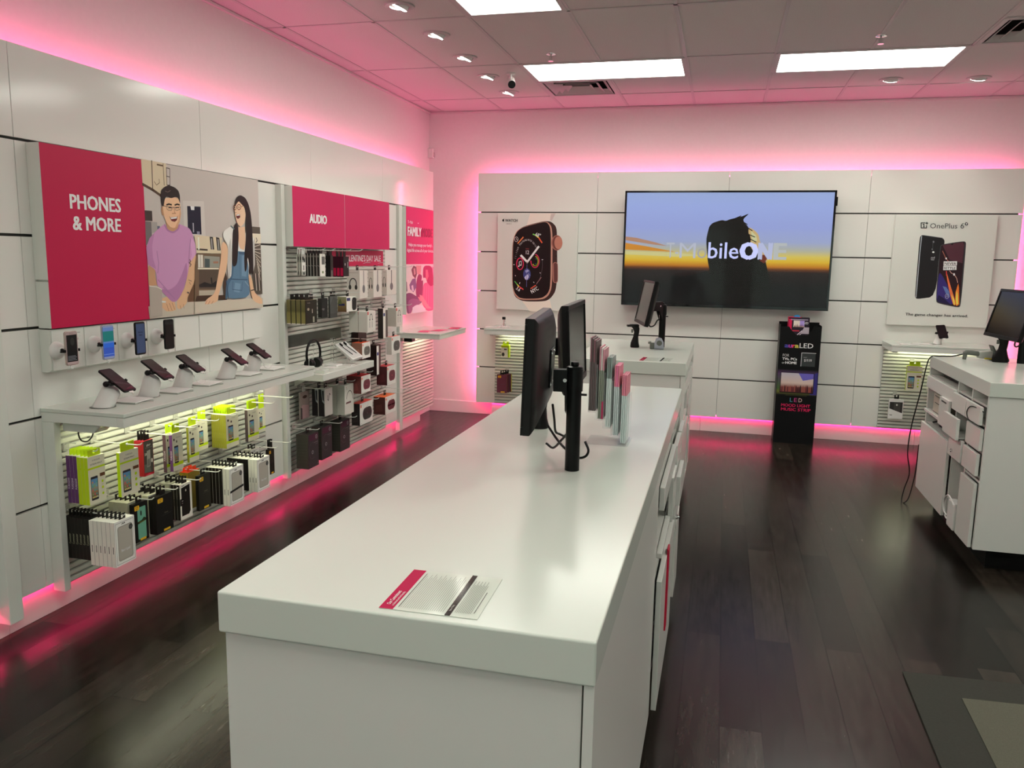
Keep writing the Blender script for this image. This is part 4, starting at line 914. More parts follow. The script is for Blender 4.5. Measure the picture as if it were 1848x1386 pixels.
TQ = [(i[0], [(min(max(a, .02), 1.89), max(b, .027)) for a, b in i[1]], *i[2:]) for i in traced('tv')]
TQ = [(i[0], i[1], *[tuple(v*.60 for v in c) if isinstance(c, tuple) else c for c in i[2:]]) for i in TQ]
art_my(m, x0, 8.0048, z0, TQ, eps=.00006)
pale = q(184, 178, 176)
art_my(m, x0, 8.0034, z0, [T('T-', .416, .464, .146, q(176, 180, 190), -.115, 'l', -.004), T('M', .540, .464, .146, q(176, 180, 196), -.150, 'l', -.004), T('o', .705, .464, .146, q(160, 158, 160), -.088, 'l', -.004), T('bile', .808, .466, .152, q(198, 204, 252), -.275, 'l', .008), T('O', 1.105, .464, .152, q(200, 206, 252), -.145, 'l', .06), T('N', 1.272, .466, .148, q(176, 182, 214), -.105, 'l', .06), T('E', 1.408, .466, .148, q(176, 180, 180), -.098, 'l', .05)])
obj('picture', m, SHOW, t)
obj('screen_glass', MB().box(x0+.019, x1-.019, 8.0008, 8.0028, z0+.026, z1-.018), mat('screen_glass', (1, 1, 1), .05, trans=1.0, ior=1.16), t)
obj('sensor', MB().box(x1, x1+.012, 8.01, 8.03, 2.20, 2.28), BLACKP, t)
# ---- floor display box
t = thing('cardboard_display', 'tall black cardboard floor display for LED strip lights below the television', 'floor display', (3.64, 8.0, 0))
m = MB(); kx0, kx1 = 3.458, 3.820; zz = 1.10
m.prism([(kx0, 7.882, 0), (kx1, 7.882, 0), (kx1, 7.882, zz), (3.755, 7.882, zz+.012), (3.735, 7.882, zz-.03), (3.70, 7.882, zz-.075), (3.60, 7.882, zz-.075), (3.555, 7.882, zz-.03), (3.535, 7.882, zz), (kx0, 7.882, zz-.005)], (0, .004, 0))
m.box(kx0, kx0+.004, 7.886, 8.10, 0, zz+.012).box(kx1-.004, kx1, 7.886, 8.10, 0, zz+.012).box(kx0, kx1, 8.10, 8.104, 0, zz+.03).box(kx0+.004, kx1-.004, 7.886, 8.10, zz-.10, zz-.096)
obj('box', m, mat('black_card', (.006, .0055, .006), .4, spec=.2), t)
m = MB(); m.art = True; W2 = A(205, 205, 205)
its = [T('a', .050, .905, .040, A(64, 62, 140), -.030, 'l', .05), T('u', .084, .905, .040, A(150, 60, 150), -.029, 'l', .05), T('r', .118, .905, .040, A(215, 60, 70), -.020, 'l', .05), T('a', .140, .905, .040, A(180, 176, 76), -.031, 'l', .05), T('LED', .180, .905, .044, W2, -.118, 'l', .01),
  T('FOR', .038, .820, .024, A(180, 180, 180), .9), T('TVs, PCs', .036, .788, .022, W2, -.128, 'l', .04), T('or', .034, .752, .022, A(180, 180, 180), .9), T('HOME', .066, .752, .023, W2, -.098, 'l', .04),
  R(.205, .735, .325, .857, A(48, 52, 52)), Lp([(.203, .735), (.203, .860), (.328, .860)], .004, W2), T('ONLY', .222, .814, .009, A(150, 150, 150), .9), T('$19.99', .262, .780, .024, A(200, 200, 200), .72, 'c'),
  ('g', .004, .358, [(.46, A(18, 16, 22)), (.49, A(90, 92, 40)), (.52, A(60, 88, 46)), (.66, A(72, 52, 84)), (.70, A(16, 14, 18))]), P([(.30, .47), (.358, .47), (.358, .68), (.30, .66)], A(50, 44, 110)),
  RR(.030, .480, .328, .672, .004, A(16, 12, 16)), ('g', .036, .322, [(.488, A(80, 40, 42)), (.535, A(120, 66, 60)), (.575, A(190, 170, 160)), (.668, A(170, 164, 176))]), P([(.23, .60), (.322, .62), (.322, .668), (.19, .668)], A(96, 88, 170))]
random.seed(3)
for k in range(22): xx = .045+.0125*k; hh = .045+.03*random.random(); its.append(P([(xx, .492), (xx+.012, .492), (xx+.010, .492+hh*.7), (xx+.006, .492+hh), (xx+.001, .492+hh*.7)], A(*random.choice([(60, 26, 30), (90, 40, 44), (40, 18, 22), (130, 70, 60)]))))
its += [P([(.08, .455), (.28, .455), (.255, .468), (.10, .468)], A(40, 44, 22)), T('L', .128, .397, .038, A(70, 130, 140), -.024, 'l', .01), T('E', .165, .397, .038, A(160, 60, 116), -.026, 'l', .01), T('D', .205, .397, .038, A(180, 156, 146), -.030, 'l', .01),
  T('MOOD LIGHT', .182, .350, .027, A(200, 36, 88), -.255, 'c', .015), T('MUSIC STRIP', .186, .311, .027, A(200, 36, 88), -.262, 'c', .015)]
art_my(m, kx0, 7.8815, 0, its, eps=.0001); obj('front_print', m, PRINT, t)
t = thing('product_box', 'small LED strip box with pink side on top of the black floor display', 'product box', (3.62, 7.93, zz-.095))
m = MB(); m.box(3.528, 3.712, 7.905, 7.985, zz-.0955, zz+.082, col=A(30, 22, 30)); m.box(3.526, 3.5278, 7.904, 7.985, zz-.095, zz+.084, col=A(190, 20, 66)); m.box(3.526, 3.64, 7.904, 7.985, zz+.0822, zz+.085, col=A(190, 20, 66))
m.art = False; its = [R(.0, 0, .184, .177, A(34, 24, 36)), R(.004, .06, .03, .165, A(190, 24, 72)), R(.045, .09, .14, .150, A(200, 190, 180)), R(.10, .10, .14, .150, A(150, 130, 190)), R(.02, .155, .17, .163, A(150, 140, 160)), T('LED', .155, .12, .02, A(230, 230, 230), .8, 'c'), R(.03, .05, .10, .062, A(160, 40, 60)), P([(.06, .0), (.07, 0), (.13, .06), (.12, .06)], A(200, 190, 200)), P([(.08, .0), (.09, 0), (.15, .06), (.14, .06)], A(200, 190, 200)), P([(.11, .03), (.184, .03), (.184, .09), (.14, .09)], A(160, 150, 160))]
for k in range(7): its.append(P([(.048+k*.013, .09), (.058+k*.013, .09), (.053+k*.013, .112+.006*(k % 3))], A(90, 40, 36)))
art_my(m, 3.528, 7.9045, zz-.0955, its, eps=.0001); obj('carton', m, PRINT, t, fix=False)
m = MB(); m.cyl((3.60, 7.925, zz+.085), (3.60, 7.925, zz+.088), .001); m = MB(); m.prism([(3.60+.03*math.cos(a), 7.92, zz+.085+.022*math.sin(a)) for a in [PI*k/12 for k in range(13)]], (0, .002, 0)); obj('hang_tab', m, mat('blue_tab', (.02, .25, .55), .4), t)
# ---- small things on the back shelves
def info_plate(label, x, y, a=0.0):
    t = thing('price_plate', label, 'info plate', (x, y, .985), a); M = Matrix.Translation((x, y, .9853)) @ rotz(a)
    obj('plate', MB().box(-.075, .075, -.05, .05, 0, .004, M=M), WPLAST, t, bevel=.001)
    return t
t = thing('watch_stand', 'small white stand holding a smartwatch on the back shelf under the watch poster', 'watch stand', (.80, 7.92, .985))
obj('base', MB().box(.74, .87, 7.86, 7.95, .9853, .990), WPLAST, t, bevel=.001)
obj('post', MB().cyl((.80, 7.93, .990), (.795, 7.93, 1.06), .008).tube(spline([(.775, 7.92, .99), (.785, 7.915, 1.02), (.80, 7.91, 1.03), (.815, 7.915, 1.02), (.83, 7.92, .99)]), .003), CHROME, t, smooth=True)
w_ = thing('smartwatch', 'black smartwatch with a pale band on the small stand under the watch poster', 'smartwatch', (.795, 7.915, 1.055))
obj('case', MB().box(.777, .813, 7.900, 7.912, 1.062, 1.090), BLACKG, w_, bevel=.004)
obj('band', MB().tube(spline([(.795, 7.906, 1.06), (.795, 7.900, 1.03), (.795, 7.915, 1.005), (.795, 7.935, 1.03), (.795, 7.918, 1.064)]), .006, n=6), mat('pale_band', (.6, .45, .42), .6), w_, smooth=True)
info_plate('flat white info plate left of the watch stand', .70, 7.83)
t = thing('phone_stand', 'white stand with a tilted phone on the shelf under the phone poster', 'phone stand', (4.81, 7.92, .985))
obj('body', MB().cyl((4.80, 7.93, .9853), (4.82, 7.93, 1.08), .034, .022, n=22), WPLAST, t, smooth=True); obj('foot', MB().cyl((4.80, 7.93, .9851), (4.80, 7.93, .9865), .04, n=24), GREYP, t)
M = Matrix.Translation((4.825, 7.90, 1.10)) @ MW @ Matrix.Rotation(-.75, 4, 'Y') @ Matrix.Rotation(.12, 4, 'X')
phone('black phone tilted on the stand under the phone poster', M, .078, .15, BLACKP, None)
info_plate('thick white info plate left of the tilted phone under the phone poster', 4.665, 7.88, .1)
info_plate('thin white info plate nearest the left end of the shelf under the phone poster', 4.55, 7.80)
PKD = {  # x, y, z, depth, width, height
  'G1': (0.068, 2.968, 0.529, 0.118, 0.104, 0.222),
  'G2': (0.204, 3.127, 0.526, 0.018, 0.127, 0.214),
  'G3': (0.09, 3.384, 0.552, 0.054, 0.073, 0.182),
  'G4a': (0.115, 3.567, 0.526, 0.021, 0.086, 0.207),
  'G4b': (0.155, 3.568, 0.534, 0.019, 0.083, 0.203),
  'G5': (0.12, 3.757, 0.533, 0.014, 0.086, 0.201),
  'G6': (0.063, 3.922, 0.554, 0.007, 0.096, 0.174),
  'G7': (0.047, 4.087, 0.539, 0.099, 0.125, 0.199),
  'G8': (0.127, 4.31, 0.531, 0.02, 0.12, 0.198),
  'G9': (0.065, 4.549, 0.532, 0.006, 0.082, 0.157),
  'L1': (0.045, 2.956, 0.271, 0.137, 0.088, 0.196),
  'L2': (0.201, 2.936, 0.26, 0.136, 0.129, 0.211),
  'L3': (0.2, 3.198, 0.268, 0.02, 0.104, 0.197),
  'L4': (0.174, 3.366, 0.258, 0.043, 0.127, 0.194),
  'L5': (0.148, 3.571, 0.267, 0.055, 0.099, 0.194),
  'L6': (0.178, 3.738, 0.267, 0.02, 0.105, 0.199),
  'L7': (0.153, 3.913, 0.256, 0.123, 0.134, 0.211),
  'L7w': (0.232, 3.91, 0.251, 0.044, 0.139, 0.217),
  'L8': (0.225, 4.132, 0.274, 0.09, 0.136, 0.198),
  'L9': (0.137, 4.516, 0.267, 0.021, 0.067, 0.167),
  'B2': (0.088, 5.164, 1.53, 0.117, 0.074, 0.155),
  'B3': (0.103, 5.444, 1.52, 0.039, 0.039, 0.155),
  'B4': (0.103, 5.559, 1.517, 0.086, 0.089, 0.151),
  'B5': (0.06, 4.951, 1.209, 0.147, 0.153, 0.163),
  'B6': (0.103, 5.313, 1.229, 0.031, 0.092, 0.138),
  'B7': (0.103, 5.473, 1.215, 0.015, 0.113, 0.16),
  'B8': (0.104, 5.624, 1.254, 0.075, 0.18, 0.113),
  'H1': (0.103, 5.786, 1.348, 0.112, 0.144, 0.215),
  'H2': (0.104, 6.174, 1.34, 0.049, 0.166, 0.22),
  'H3': (0.104, 6.453, 1.347, 0.046, 0.203, 0.213),
  'E1': (0.103, 5.814, 1.084, 0.16, 0.15, 0.162),
  'E2': (0.104, 6.332, 0.984, 0.006, 0.175, 0.254),
  'E3': (0.103, 6.567, 1.07, 0.086, 0.15, 0.161),
  'J1': (0.147, 5.764, 0.882, 0.092, 0.177, 0.123),
  'J2': (0.178, 6.317, 0.847, 0.023, 0.28, 0.151),
  'J3': (0.146, 6.193, 0.692, 0.035, 0.11, 0.255),
  'J4': (0.147, 6.232, 0.604, 0.098, 0.211, 0.159),
  'J5': (0.147, 5.667, 0.623, 0.128, 0.201, 0.135),
  'J6': (0.148, 6.162, 0.366, 0.109, 0.26, 0.148),
  'J7': (0.149, 5.744, 0.353, 0.073, 0.28, 0.174),
  'K1': (0.06, 5.088, 0.517, 0.012, 0.129, 0.195),
  'K2': (0.103, 5.198, 0.528, 0.103, 0.119, 0.197),
  'K3': (0.148, 5.525, 0.481, 0.063, 0.253, 0.226),
  'P1': (0.089, 4.986, 0.188, 0.095, 0.157, 0.245),
  'P2': (0.104, 5.291, 0.176, 0.023, 0.2, 0.244),
  'P3': (0.104, 5.543, 0.183, 0.047, 0.188, 0.236),
}
# ================================================================== GOODS ON HOOKS
PURG = A(168, 184, 22); LIME = A(172, 196, 24); PUR = A(88, 52, 96); CARD = A(198, 196, 176); OTY = A(206, 160, 40); BLK = A(22, 20, 18); DKG = A(48, 46, 44); ORG = A(214, 72, 30)
def front_items_pure(w, h, n=0):   # screen protector pack: white card, green bar, phone picture
    P0 = w*.15; pw = w*.42; ph = h*.50
    it = [R(0, 0, w, h, CARD), R(0, h*.735, w, h*.775, LIME), T('PUREGEAR', w*.5, h*.90, h*.035, A(90, 90, 88), .9, 'c', -.005), T('EXTREME IMPACT', w*.5, h*.82, h*.034, A(70, 70, 66), .85, 'c', .01)]
    it += phone_pic(w*.12, h*.08, pw, ph)
    it += [R(w*.66, h*.54, w*.97, h*.61, A(96, 62, 40)), E(w*.80, h*.43, w*.06, w*.06, LIME), E(w*.80, h*.30, w*.06, w*.06, LIME), E(w*.80, h*.17, w*.06, w*.06, LIME), TB(10, w*.8, h*.36, h*.012, A(150, 150, 140), .8, 'c')]
    return it
def front_items_pure2(w, h):
    it = [R(0, 0, w, h, CARD), R(0, h*.13, w, h*.22, LIME), T('PUREGEAR', w*.6, h*.86, h*.03, A(120, 118, 110), .9, 'c')]
    it += phone_pic(w*.16, h*.20, w*.40, h*.46); it += [R(w*.1, h*.80, w*.22, h*.86, A(60, 50, 44)), R(w*.36, h*.74, w*.46, h*.80, A(60, 50, 44))]
    return it
def phone_pic(u, v, w, h):
    cols = [A(90, 150, 190), A(80, 120, 190), A(190, 90, 100), A(210, 120, 70), A(120, 160, 90), A(60, 150, 150)]
    it = [RR(u, v, u+w, v+h, w*.1, A(38, 36, 44)), ('g', u+w*.06, u+w*.94, [(v+h*.08, A(88, 78, 62)), (v+h*.4, A(150, 120, 90)), (v+h*.65, A(110, 150, 150)), (v+h*.9, A(86, 130, 176))])]
    rs = random.Random(5)
    for j in range(4):
        for k in range(3): it.append(E(u+w*(.22+.27*k), v+h*(.25+.17*j), w*.09, w*.09, cols[rs.randrange(6)], 10))
    for k in range(4): it.append(R(u+w*(.12+.21*k), v+h*.1, u+w*(.26+.21*k), v+h*.1+w*.14, rs.choice([A(220, 200, 120), A(200, 200, 190), A(150, 170, 60)])))
    return it
def case_white(txt='Sheer Crystal', bar=None, inner=A(150, 146, 136)):
    def f(w, h):
        it = [R(0, 0, w, h, A(214, 212, 202)), Lp([(w*.06, h*.95), (w*.06, h*.04), (w*.95, h*.04), (w*.95, h*.95), (w*.06, h*.95)], w*.012, A(96, 94, 90)), RR(w*.14, h*.10, w*.88, h*.87, w*.09, A(120, 118, 110)), RR(w*.155, h*.11, w*.865, h*.86, w*.08, inner), RR(w*.20, h*.13, w*.80, h*.84, w*.07, tuple(min(.9, c*1.12) for c in inner)),
              Lp([(w*.36, h*.905), (w*.42, h*.93), (w*.44, h*.905), (w*.50, h*.93), (w*.52, h*.905)], w*.025, INK), E(w*.80, h*.78, w*.10, w*.10, A(30, 30, 30)), E(w*.80, h*.78, w*.07, w*.07, A(70, 70, 68))]
        if bar: it += [P([(w*.02, h*.34), (w*.98, h*.40), (w*.98, h*.46), (w*.02, h*.40)], BLK)]
        elif txt: it += [T(txt, w*.5, h*.30, h*.055, A(230, 228, 222), .62, 'c', .05), T(txt, w*.5, h*.30, h*.055, A(80, 78, 74), .62, 'c', -.01)]
        return it
    return f
def case_framed(w, h): return [R(0, 0, w, h, A(206, 202, 190)), P([(w*.12, h*.42), (w*.12, h*.10), (w*.72, h*.10), (w*.84, h*.18), (w*.84, h*.94), (w*.12, h*.90), (w*.12, h*.62)], A(24, 20, 16)), P([(0, h*.40), (w*.35, h*.40), (w*.35, h*.60), (0, h*.60)], A(22, 20, 18)), TB(7, w*.28, h*.93, h*.03, A(60, 58, 54), .9, 'c'), TB(4, w*.14, h*.52, h*.026, A(170, 166, 158), .9), TB(4, w*.14, h*.46, h*.022, A(140, 136, 128), .9), E(w*.5, h*.80, w*.05, h*.035, A(196, 190, 176))]
def otter(body=BLK, teal=False, word='Commuter'):
    def f(w, h):
        it = [R(0, 0, w, h, body)]
        if teal: it += [RR(w*.28, h*.06, w*.84, h*.88, w*.05, A(96, 150, 128)), E(w*.52, h*.72, w*.05, h*.07, A(30, 26, 22)), P([(w*.28, h*.46), (w*.84, h*.50), (w*.84, h*.56), (w*.70, h*.60), (w*.55, h*.54), (w*.28, h*.52)], A(40, 44, 26)), T(word, w*.55, h*.48, h*.04, A(140, 140, 50), .7, 'c')]
        else: it += [T(word, w*.60, h*.50, h*.035, A(110, 104, 84), .8, 'c'), Lp([(w*.35, h*.46), (w*.85, h*.47)], h*.004, A(80, 80, 84))]
        it += [RR(w*.10, h*.82, w*.42, h*.94, w*.05, OTY), T('OTTER', w*.26, h*.885, h*.032, A(120, 60, 24), .72, 'c', .02), T('BOX', w*.26, h*.842, h*.032, A(120, 60, 24), .72, 'c', .02), RR(w*.40, h*.02, w*.80, h*.08, w*.02, OTY)]
        return it
    return f
def glass_front(w, h): return [P([(w*.0, h*.0), (w*.97, 0), (w*1.0, h), (w*.02, h)], A(160, 28, 40)), P([(w*.02, h*.10), (w*.95, h*.06), (w*1.0, h), (w*.05, h*.99)], A(70, 66, 60)), P([(w*.04, h*.10), (w*.72, h*.08), (w*.60, h*.3), (w*.05, h*.34)], A(96, 100, 92)), T('glass+', w*.55, h*.84, h*.06, A(200, 196, 186), .8, 'c', .01), R(w*.18, h*.79, w*.9, h*.795, A(150, 146, 136)), T('3X', w*.12, h*.58, h*.07, A(200, 196, 186), .8, 'l', .02), P([(w*.30, h*.24), (w*.66, h*.25), (w*.70, h*.72), (w*.34, h*.70)], A(150, 148, 140)), P([(w*.34, h*.26), (w*.62, h*.27), (w*.60, h*.48), (w*.36, h*.45)], A(110, 108, 102)), E(w*.82, h*.40, w*.09, h*.06, A(206, 200, 190)), T('1', w*.82, h*.38, h*.05, A(60, 50, 46), .8, 'c', .02), P([(w*.05, h*.02), (w*.9, h*.0), (w*.5, h*.05)], A(214, 70, 90))]
def headset_pic(u, v, w, h, col=A(52, 48, 46)): return [ring(u+w*.5, v+h*.55, w*.36, h*.38, w*.10, col, -20, 200, 20), E(u+w*.16, v+h*.30, w*.15, h*.18, col, 12), E(u+w*.82, v+h*.30, w*.15, h*.18, col, 12)]
def spoon_front(w, h): return [R(0, 0, w, h, A(196, 190, 182)), R(w*.5-w*.045, h*.42, w*.5+w*.045, h*.995, A(110, 106, 104)), E(w*.5, h*.34, w*.16, h*.15, A(96, 94, 94)), TB(5, w*.5, h*.06, h*.022, A(170, 164, 158), .8, 'c')]
def bud_front(w, h): return [R(0, 0, w, h, A(196, 192, 184)), R(0, h*.85, w*.15, h, A(190, 70, 76)), ring(w*.45, h*.68, w*.15, h*.19, w*.045, A(46, 44, 44), -15, 195, 16), E(w*.28, h*.60, w*.06, h*.04, A(46, 44, 44), 10), E(w*.62, h*.60, w*.06, h*.04, A(46, 44, 44), 10), R(w*.25, h*.22, w*.29, h*.52, A(70, 68, 68)), R(w*.56, h*.22, w*.60, h*.52, A(70, 68, 68)), TB(7, w*.6, h*.06, h*.03, A(150, 146, 140), .8, 'c')]
def jbl_front(spk):
    def f(w, h): return [R(0, 0, w, h, A(204, 202, 196)), R(w*.04, h*.80, w*.14, h*.92, ORG if spk != 'x' else ORG), T('JBL', w*.09, h*.83, h*.05, A(230, 225, 220), .7, 'c', .02), RR(w*.22, h*.18, w*.94, h*.74, w*.20, spk), RR(w*.27, h*.24, w*.89, h*.68, w*.17, tuple(c*.75 for c in spk)), T('JBL', w*.58, h*.43, h*.07, tuple(min(.8, c*3+.02) for c in spk), .8, 'c'), TB(2, w*.1, h*.06, h*.04, A(120, 118, 114), .8, 'l'), Lp([(w*.5, h*.76), (w*.62, h*.80), (w*.66, h*.90)], w*.008, A(120, 118, 116))]
    return f
def olive_front(w, h): return [R(0, 0, w, h, A(34, 30, 22)), TB(5, w*.62, h*.45, h*.09, A(190, 184, 170), .6, 'l', .02, PI/2), E(w*.22, h*.62, w*.10, h*.06, A(150, 140, 120), 12), R(w*.62, h*.06, w*.76, h*.30, A(150, 146, 130)), R(0, 0, w, h*.02, A(190, 186, 176)), E(w*.2, h*.88, w*.03, h*.02, A(160, 150, 140), 8), E(w*.34, h*.88, w*.03, h*.02, A(160, 150, 140), 8)]
def skull_front(w, h): return [R(0, 0, w, h, A(50, 44, 46)), P([(w*.1, h*.80), (w*.95, h*.78), (w*.95, h*.96), (w*.1, h*.98)], A(66, 32, 48)), E(w*.80, h*.87, w*.09, h*.06, A(150, 142, 146), 16), E(w*.80, h*.87, w*.07, h*.045, A(50, 40, 44), 16), Lp([(w*.76, h*.89), (w*.84, h*.85)], w*.02, A(150, 142, 146)), ring(w*.42, h*.50, w*.32, h*.24, w*.012, A(84, 78, 80), 60, 300), E(w*.42, h*.45, w*.09, h*.055, A(140, 134, 138), 16), E(w*.42, h*.45, w*.06, h*.035, A(60, 54, 56), 16), TB(16, w*.95, h*.70, h*.03, A(96, 90, 92), .8, 'r'), TB(17, w*.95, h*.65, h*.02, A(84, 80, 82), .8, 'r'), TB(4, w*.9, h*.05, h*.02, A(150, 146, 146), .8, 'c')]
def plain(c): return lambda w, h: [R(0, 0, w, h, c)]
def pack(name, label, cat, loc, rz, d, w, h, side, top, front, sidefn=None, tab=None, group=None, mtl=None, hook_z=None, tabc=None):
    """A carton or card pack hanging on a hook; origin bottom back left, x out of the wall, y along it."""
    m = MB(); m.art = True
    vs = ((0,0,0),(d,0,0),(d,w,0),(0,w,0),(0,0,h),(d,0,h),(d,w,h),(0,w,h))
    for f, c in (((0,3,2,1), side), ((4,5,6,7), top), ((0,1,5,4), side), ((1,2,6,5), side), ((2,3,7,6), side), ((3,0,4,7), side)): m.poly(vs, [f], c)
    k = art(m, (d, 0, 0), Y, Z3, front(w, h), eps=.00006)
    if sidefn: art(m, (0, 0, 0), X, Z3, sidefn(d, h), eps=.00006)
    o = obj(name, m, mtl or PRINT, None, local=True, origin=loc); o.rotation_euler = (0, 0, rz); tag(o, label, cat, group)
    if tab:
        zt = (hook_z-loc[2]) if hook_z else h+.028
        t = MB(); hw = .020 if tab != 'flap' else w*.36; th = .0025; x = d*.5-th/2; z1 = zt+.010; y0, y1 = w/2-hw, w/2+hw
        c = tabc or BLK
        hole = .0075
        t.box(x, x+th, y0, w/2-hole, h-.004, z1, col=c); t.box(x, x+th, w/2+hole, y1, h-.004, z1, col=c)
        t.box(x, x+th, w/2-hole, w/2+hole, h-.004, zt-.0095, col=c); t.box(x, x+th, w/2-hole, w/2+hole, zt+.005, z1, col=c)
        obj('hang_tab', t, PRINT, o, local=True)
    return o
def stack(n, name, lab, cat, dims, fn, group, rz=0.0, **kw):
    """n packs one behind the other on a hook; the frontmost first.  lab has %s for the place in the row."""
    x, y, z, d, w, h = dims; dd = d/n; proto = None
    for i in range(n):
        xi = x+dd*(n-1-i)
        if proto is None: proto = fn(name, (lab % ORD[i]) if n > 1 else lab, cat, (xi, y, z), rz, dd*.96, w, h, group=group, **kw); out = proto
        else:
            c = copy_tree(proto); c.location = (xi, y, z); c['label'] = lab % ORD[i]
    return proto
def S(**f):
    base = dict(side=CARD, top=CARD, front=plain(CARD)); base.update(f)
    return lambda name, label, cat, loc, rz, d, w, h, group=None, **kw: pack(name, label, cat, loc, rz, d, w, h, group=group, **{**base, **kw})
def spine(txt, bg, ink, hf=.5, rot=PI/2):
    return lambda d, h: [R(0, 0, d, h, bg), T(txt, d*.72, h*.30, d*.5, ink, .8, 'l', .0, rot)]
HK1, HK2 = .772, .486
g = 'green screen protector packs'
PK = dict(PKD)
x, y, z, d, w, h = PK['G1']
stack(3, 'screen_protector_pack', 'green-spined screen protector pack, leftmost hook, %s', 'screen protector', (x+d/2, y, z, d/2, w, h), S(side=LIME, top=CARD, front=front_items_pure, tab='flap', tabc=LIME, hook_z=HK1), 'green spined packs on the leftmost hook')
stack(3, 'screen_protector_pack', 'purple-spined screen protector pack on the leftmost hook, %s', 'screen protector', (x, y, z+.004, d/2, w, h), S(side=PUR, top=CARD, front=front_items_pure2, sidefn=spine('PUREGEAR', PUR, A(200, 190, 200)), tab='flap', tabc=LIME, hook_z=HK1), 'purple spined packs on the leftmost hook')
stack(1, 'screen_protector_pack', 'single white and green screen protector pack on the second hook, large phone picture', 'screen protector', PK['G2'], S(side=LIME, front=front_items_pure, tab='flap', tabc=LIME, hook_z=HK1), None)
stack(3, 'screen_protector_pack', 'red and dark grey tempered glass pack, %s of three', 'screen protector', PK['G3'], S(side=A(150, 28, 34), top=A(140, 26, 40), front=glass_front, tab='hook', hook_z=HK1), 'red tempered glass packs')
stack(1, 'screen_protector_pack', 'purple-spined screen protector pack, rear one beside the red glass packs', 'screen protector', PK['G4a'], S(side=A(84, 60, 70), front=front_items_pure2, sidefn=spine('PUREGEAR', A(84, 60, 70), A(200, 190, 200)), tab='flap', tabc=LIME, hook_z=HK1), None)
stack(1, 'screen_protector_pack', 'bright purple-spined screen protector pack, front one beside the red glass packs', 'screen protector', PK['G4b'], S(side=PUR, front=front_items_pure2, sidefn=spine('PUREGEAR', PUR, A(210, 200, 210)), tab='flap', tabc=LIME, hook_z=HK1), None)
stack(1, 'screen_protector_pack', 'olive-spined screen protector pack alone on the fifth hook', 'screen protector', PK['G5'], S(side=A(128, 130, 34), front=front_items_pure2, sidefn=spine('PUREGEAR', A(128, 130, 34), A(210, 170, 60)), tab='flap', tabc=LIME, hook_z=HK1), None)
stack(1, 'screen_protector_pack', 'thin white screen protector pack alone on the sixth hook', 'screen protector', PK['G6'], S(side=CARD, front=front_items_pure2, tab='flap', tabc=LIME, hook_z=HK1), None)
stack(8, 'screen_protector_pack', 'olive-spined screen protector pack in the thick stack of eight, %s', 'screen protector', PK['G7'], S(side=A(136, 134, 44), front=front_items_pure2, sidefn=spine('PUREGEAR', A(136, 134, 44), A(160, 156, 70)), tab='flap', tabc=LIME, hook_z=HK1), 'thick stack of olive spined packs')
stack(2, 'screen_protector_pack', 'dark-spined screen protector pack on the next-to-last upper hook, %s', 'screen protector', PK['G8'], S(side=A(76, 62, 66), front=front_items_pure2, tab='flap', tabc=LIME, hook_z=HK1), 'dark spined pair of packs')
stack(1, 'screen_protector_pack', 'small pale screen protector pack on the last upper hook', 'screen protector', PK['G9'], S(side=CARD, front=front_items_pure2, tab='flap', tabc=LIME, hook_z=HK1), None)
# ---- lower row: phone case cartons
SW = lambda d, h: [R(0, 0, d, h, A(204, 202, 192)), TB(9, d*.62, h*.30, d*.30, A(90, 88, 84), .9, 'l', .0, PI/2), Lp([(d*.98, 0), (d*.98, h)], d*.06, A(120, 118, 112))]
SB = lambda d, h: [R(0, 0, d, h, A(24, 21, 17)), T('Commuter', d*.70, h*.36, d*.55, A(160, 158, 130), .75, 'l', .0, PI/2), Lp([(d*.98, 0), (d*.98, h)], d*.06, A(60, 56, 50))]
stack(7, 'phone_case_box', 'black phone case carton with yellowish spine lettering, lower left hook, %s', 'phone case box', PK['L1'], S(side=A(24, 21, 17), top=BLK, front=otter(), sidefn=SB, tab='hook', hook_z=HK2), 'black cartons behind the white ones, lower left hook')
stack(6, 'phone_case_box', 'white clear-case carton with script lettering, lower left hook, %s', 'phone case box', PK['L2'], S(side=A(204, 202, 192), top=A(210, 208, 198), front=case_white(), sidefn=SW, tab='hook', hook_z=HK2), 'white clear case cartons, lower left hook')
x, y, z, d, w, h = PK['L3']
stack(1, 'phone_case_box', 'black carton with a teal phone case, second lower hook', 'phone case box', PK['L3'], S(side=BLK, top=BLK, front=otter(teal=True), tab='hook', hook_z=HK2), None)
stack(4, 'phone_case_box', 'pale carton behind the teal-case carton, second lower hook, %s', 'phone case box', (x-.125, y+.006, z+.004, .11, w, h), S(side=A(158, 156, 140), top=A(168, 166, 150), front=plain(A(168, 166, 150)), tab='hook', hook_z=HK2), 'pale cartons on the second lower hook')
x, y, z, d, w, h = PK['L4']
stack(2, 'phone_case_box', 'all-black carton with orange-yellow badge, third lower hook, %s', 'phone case box', PK['L4'], S(side=BLK, top=BLK, front=otter(word='Defender'), tab='hook', hook_z=HK2), 'black cartons on the third lower hook')
stack(3, 'phone_case_box', 'pale carton behind the black ones, third lower hook, %s', 'phone case box', (x-.110, y+.01, z+.002, .10, w*.85, h), S(side=A(180, 178, 160), top=A(186, 184, 168), front=case_white(None), tab='hook', hook_z=HK2), 'pale cartons on the third lower hook')
x, y, z, d, w, h = PK['L5']
stack(3, 'phone_case_box', 'white-framed carton with a black phone case, fourth lower hook, %s', 'phone case box', PK['L5'], S(side=A(26, 24, 20), top=A(204, 202, 188), front=case_framed, sidefn=lambda d, h: [R(0, 0, d, h, A(26, 24, 20)), Lp([(d*.97, 0), (d*.97, h)], d*.06, A(140, 136, 126))], tab='hook', hook_z=HK2), 'white framed cartons on the fourth lower hook')
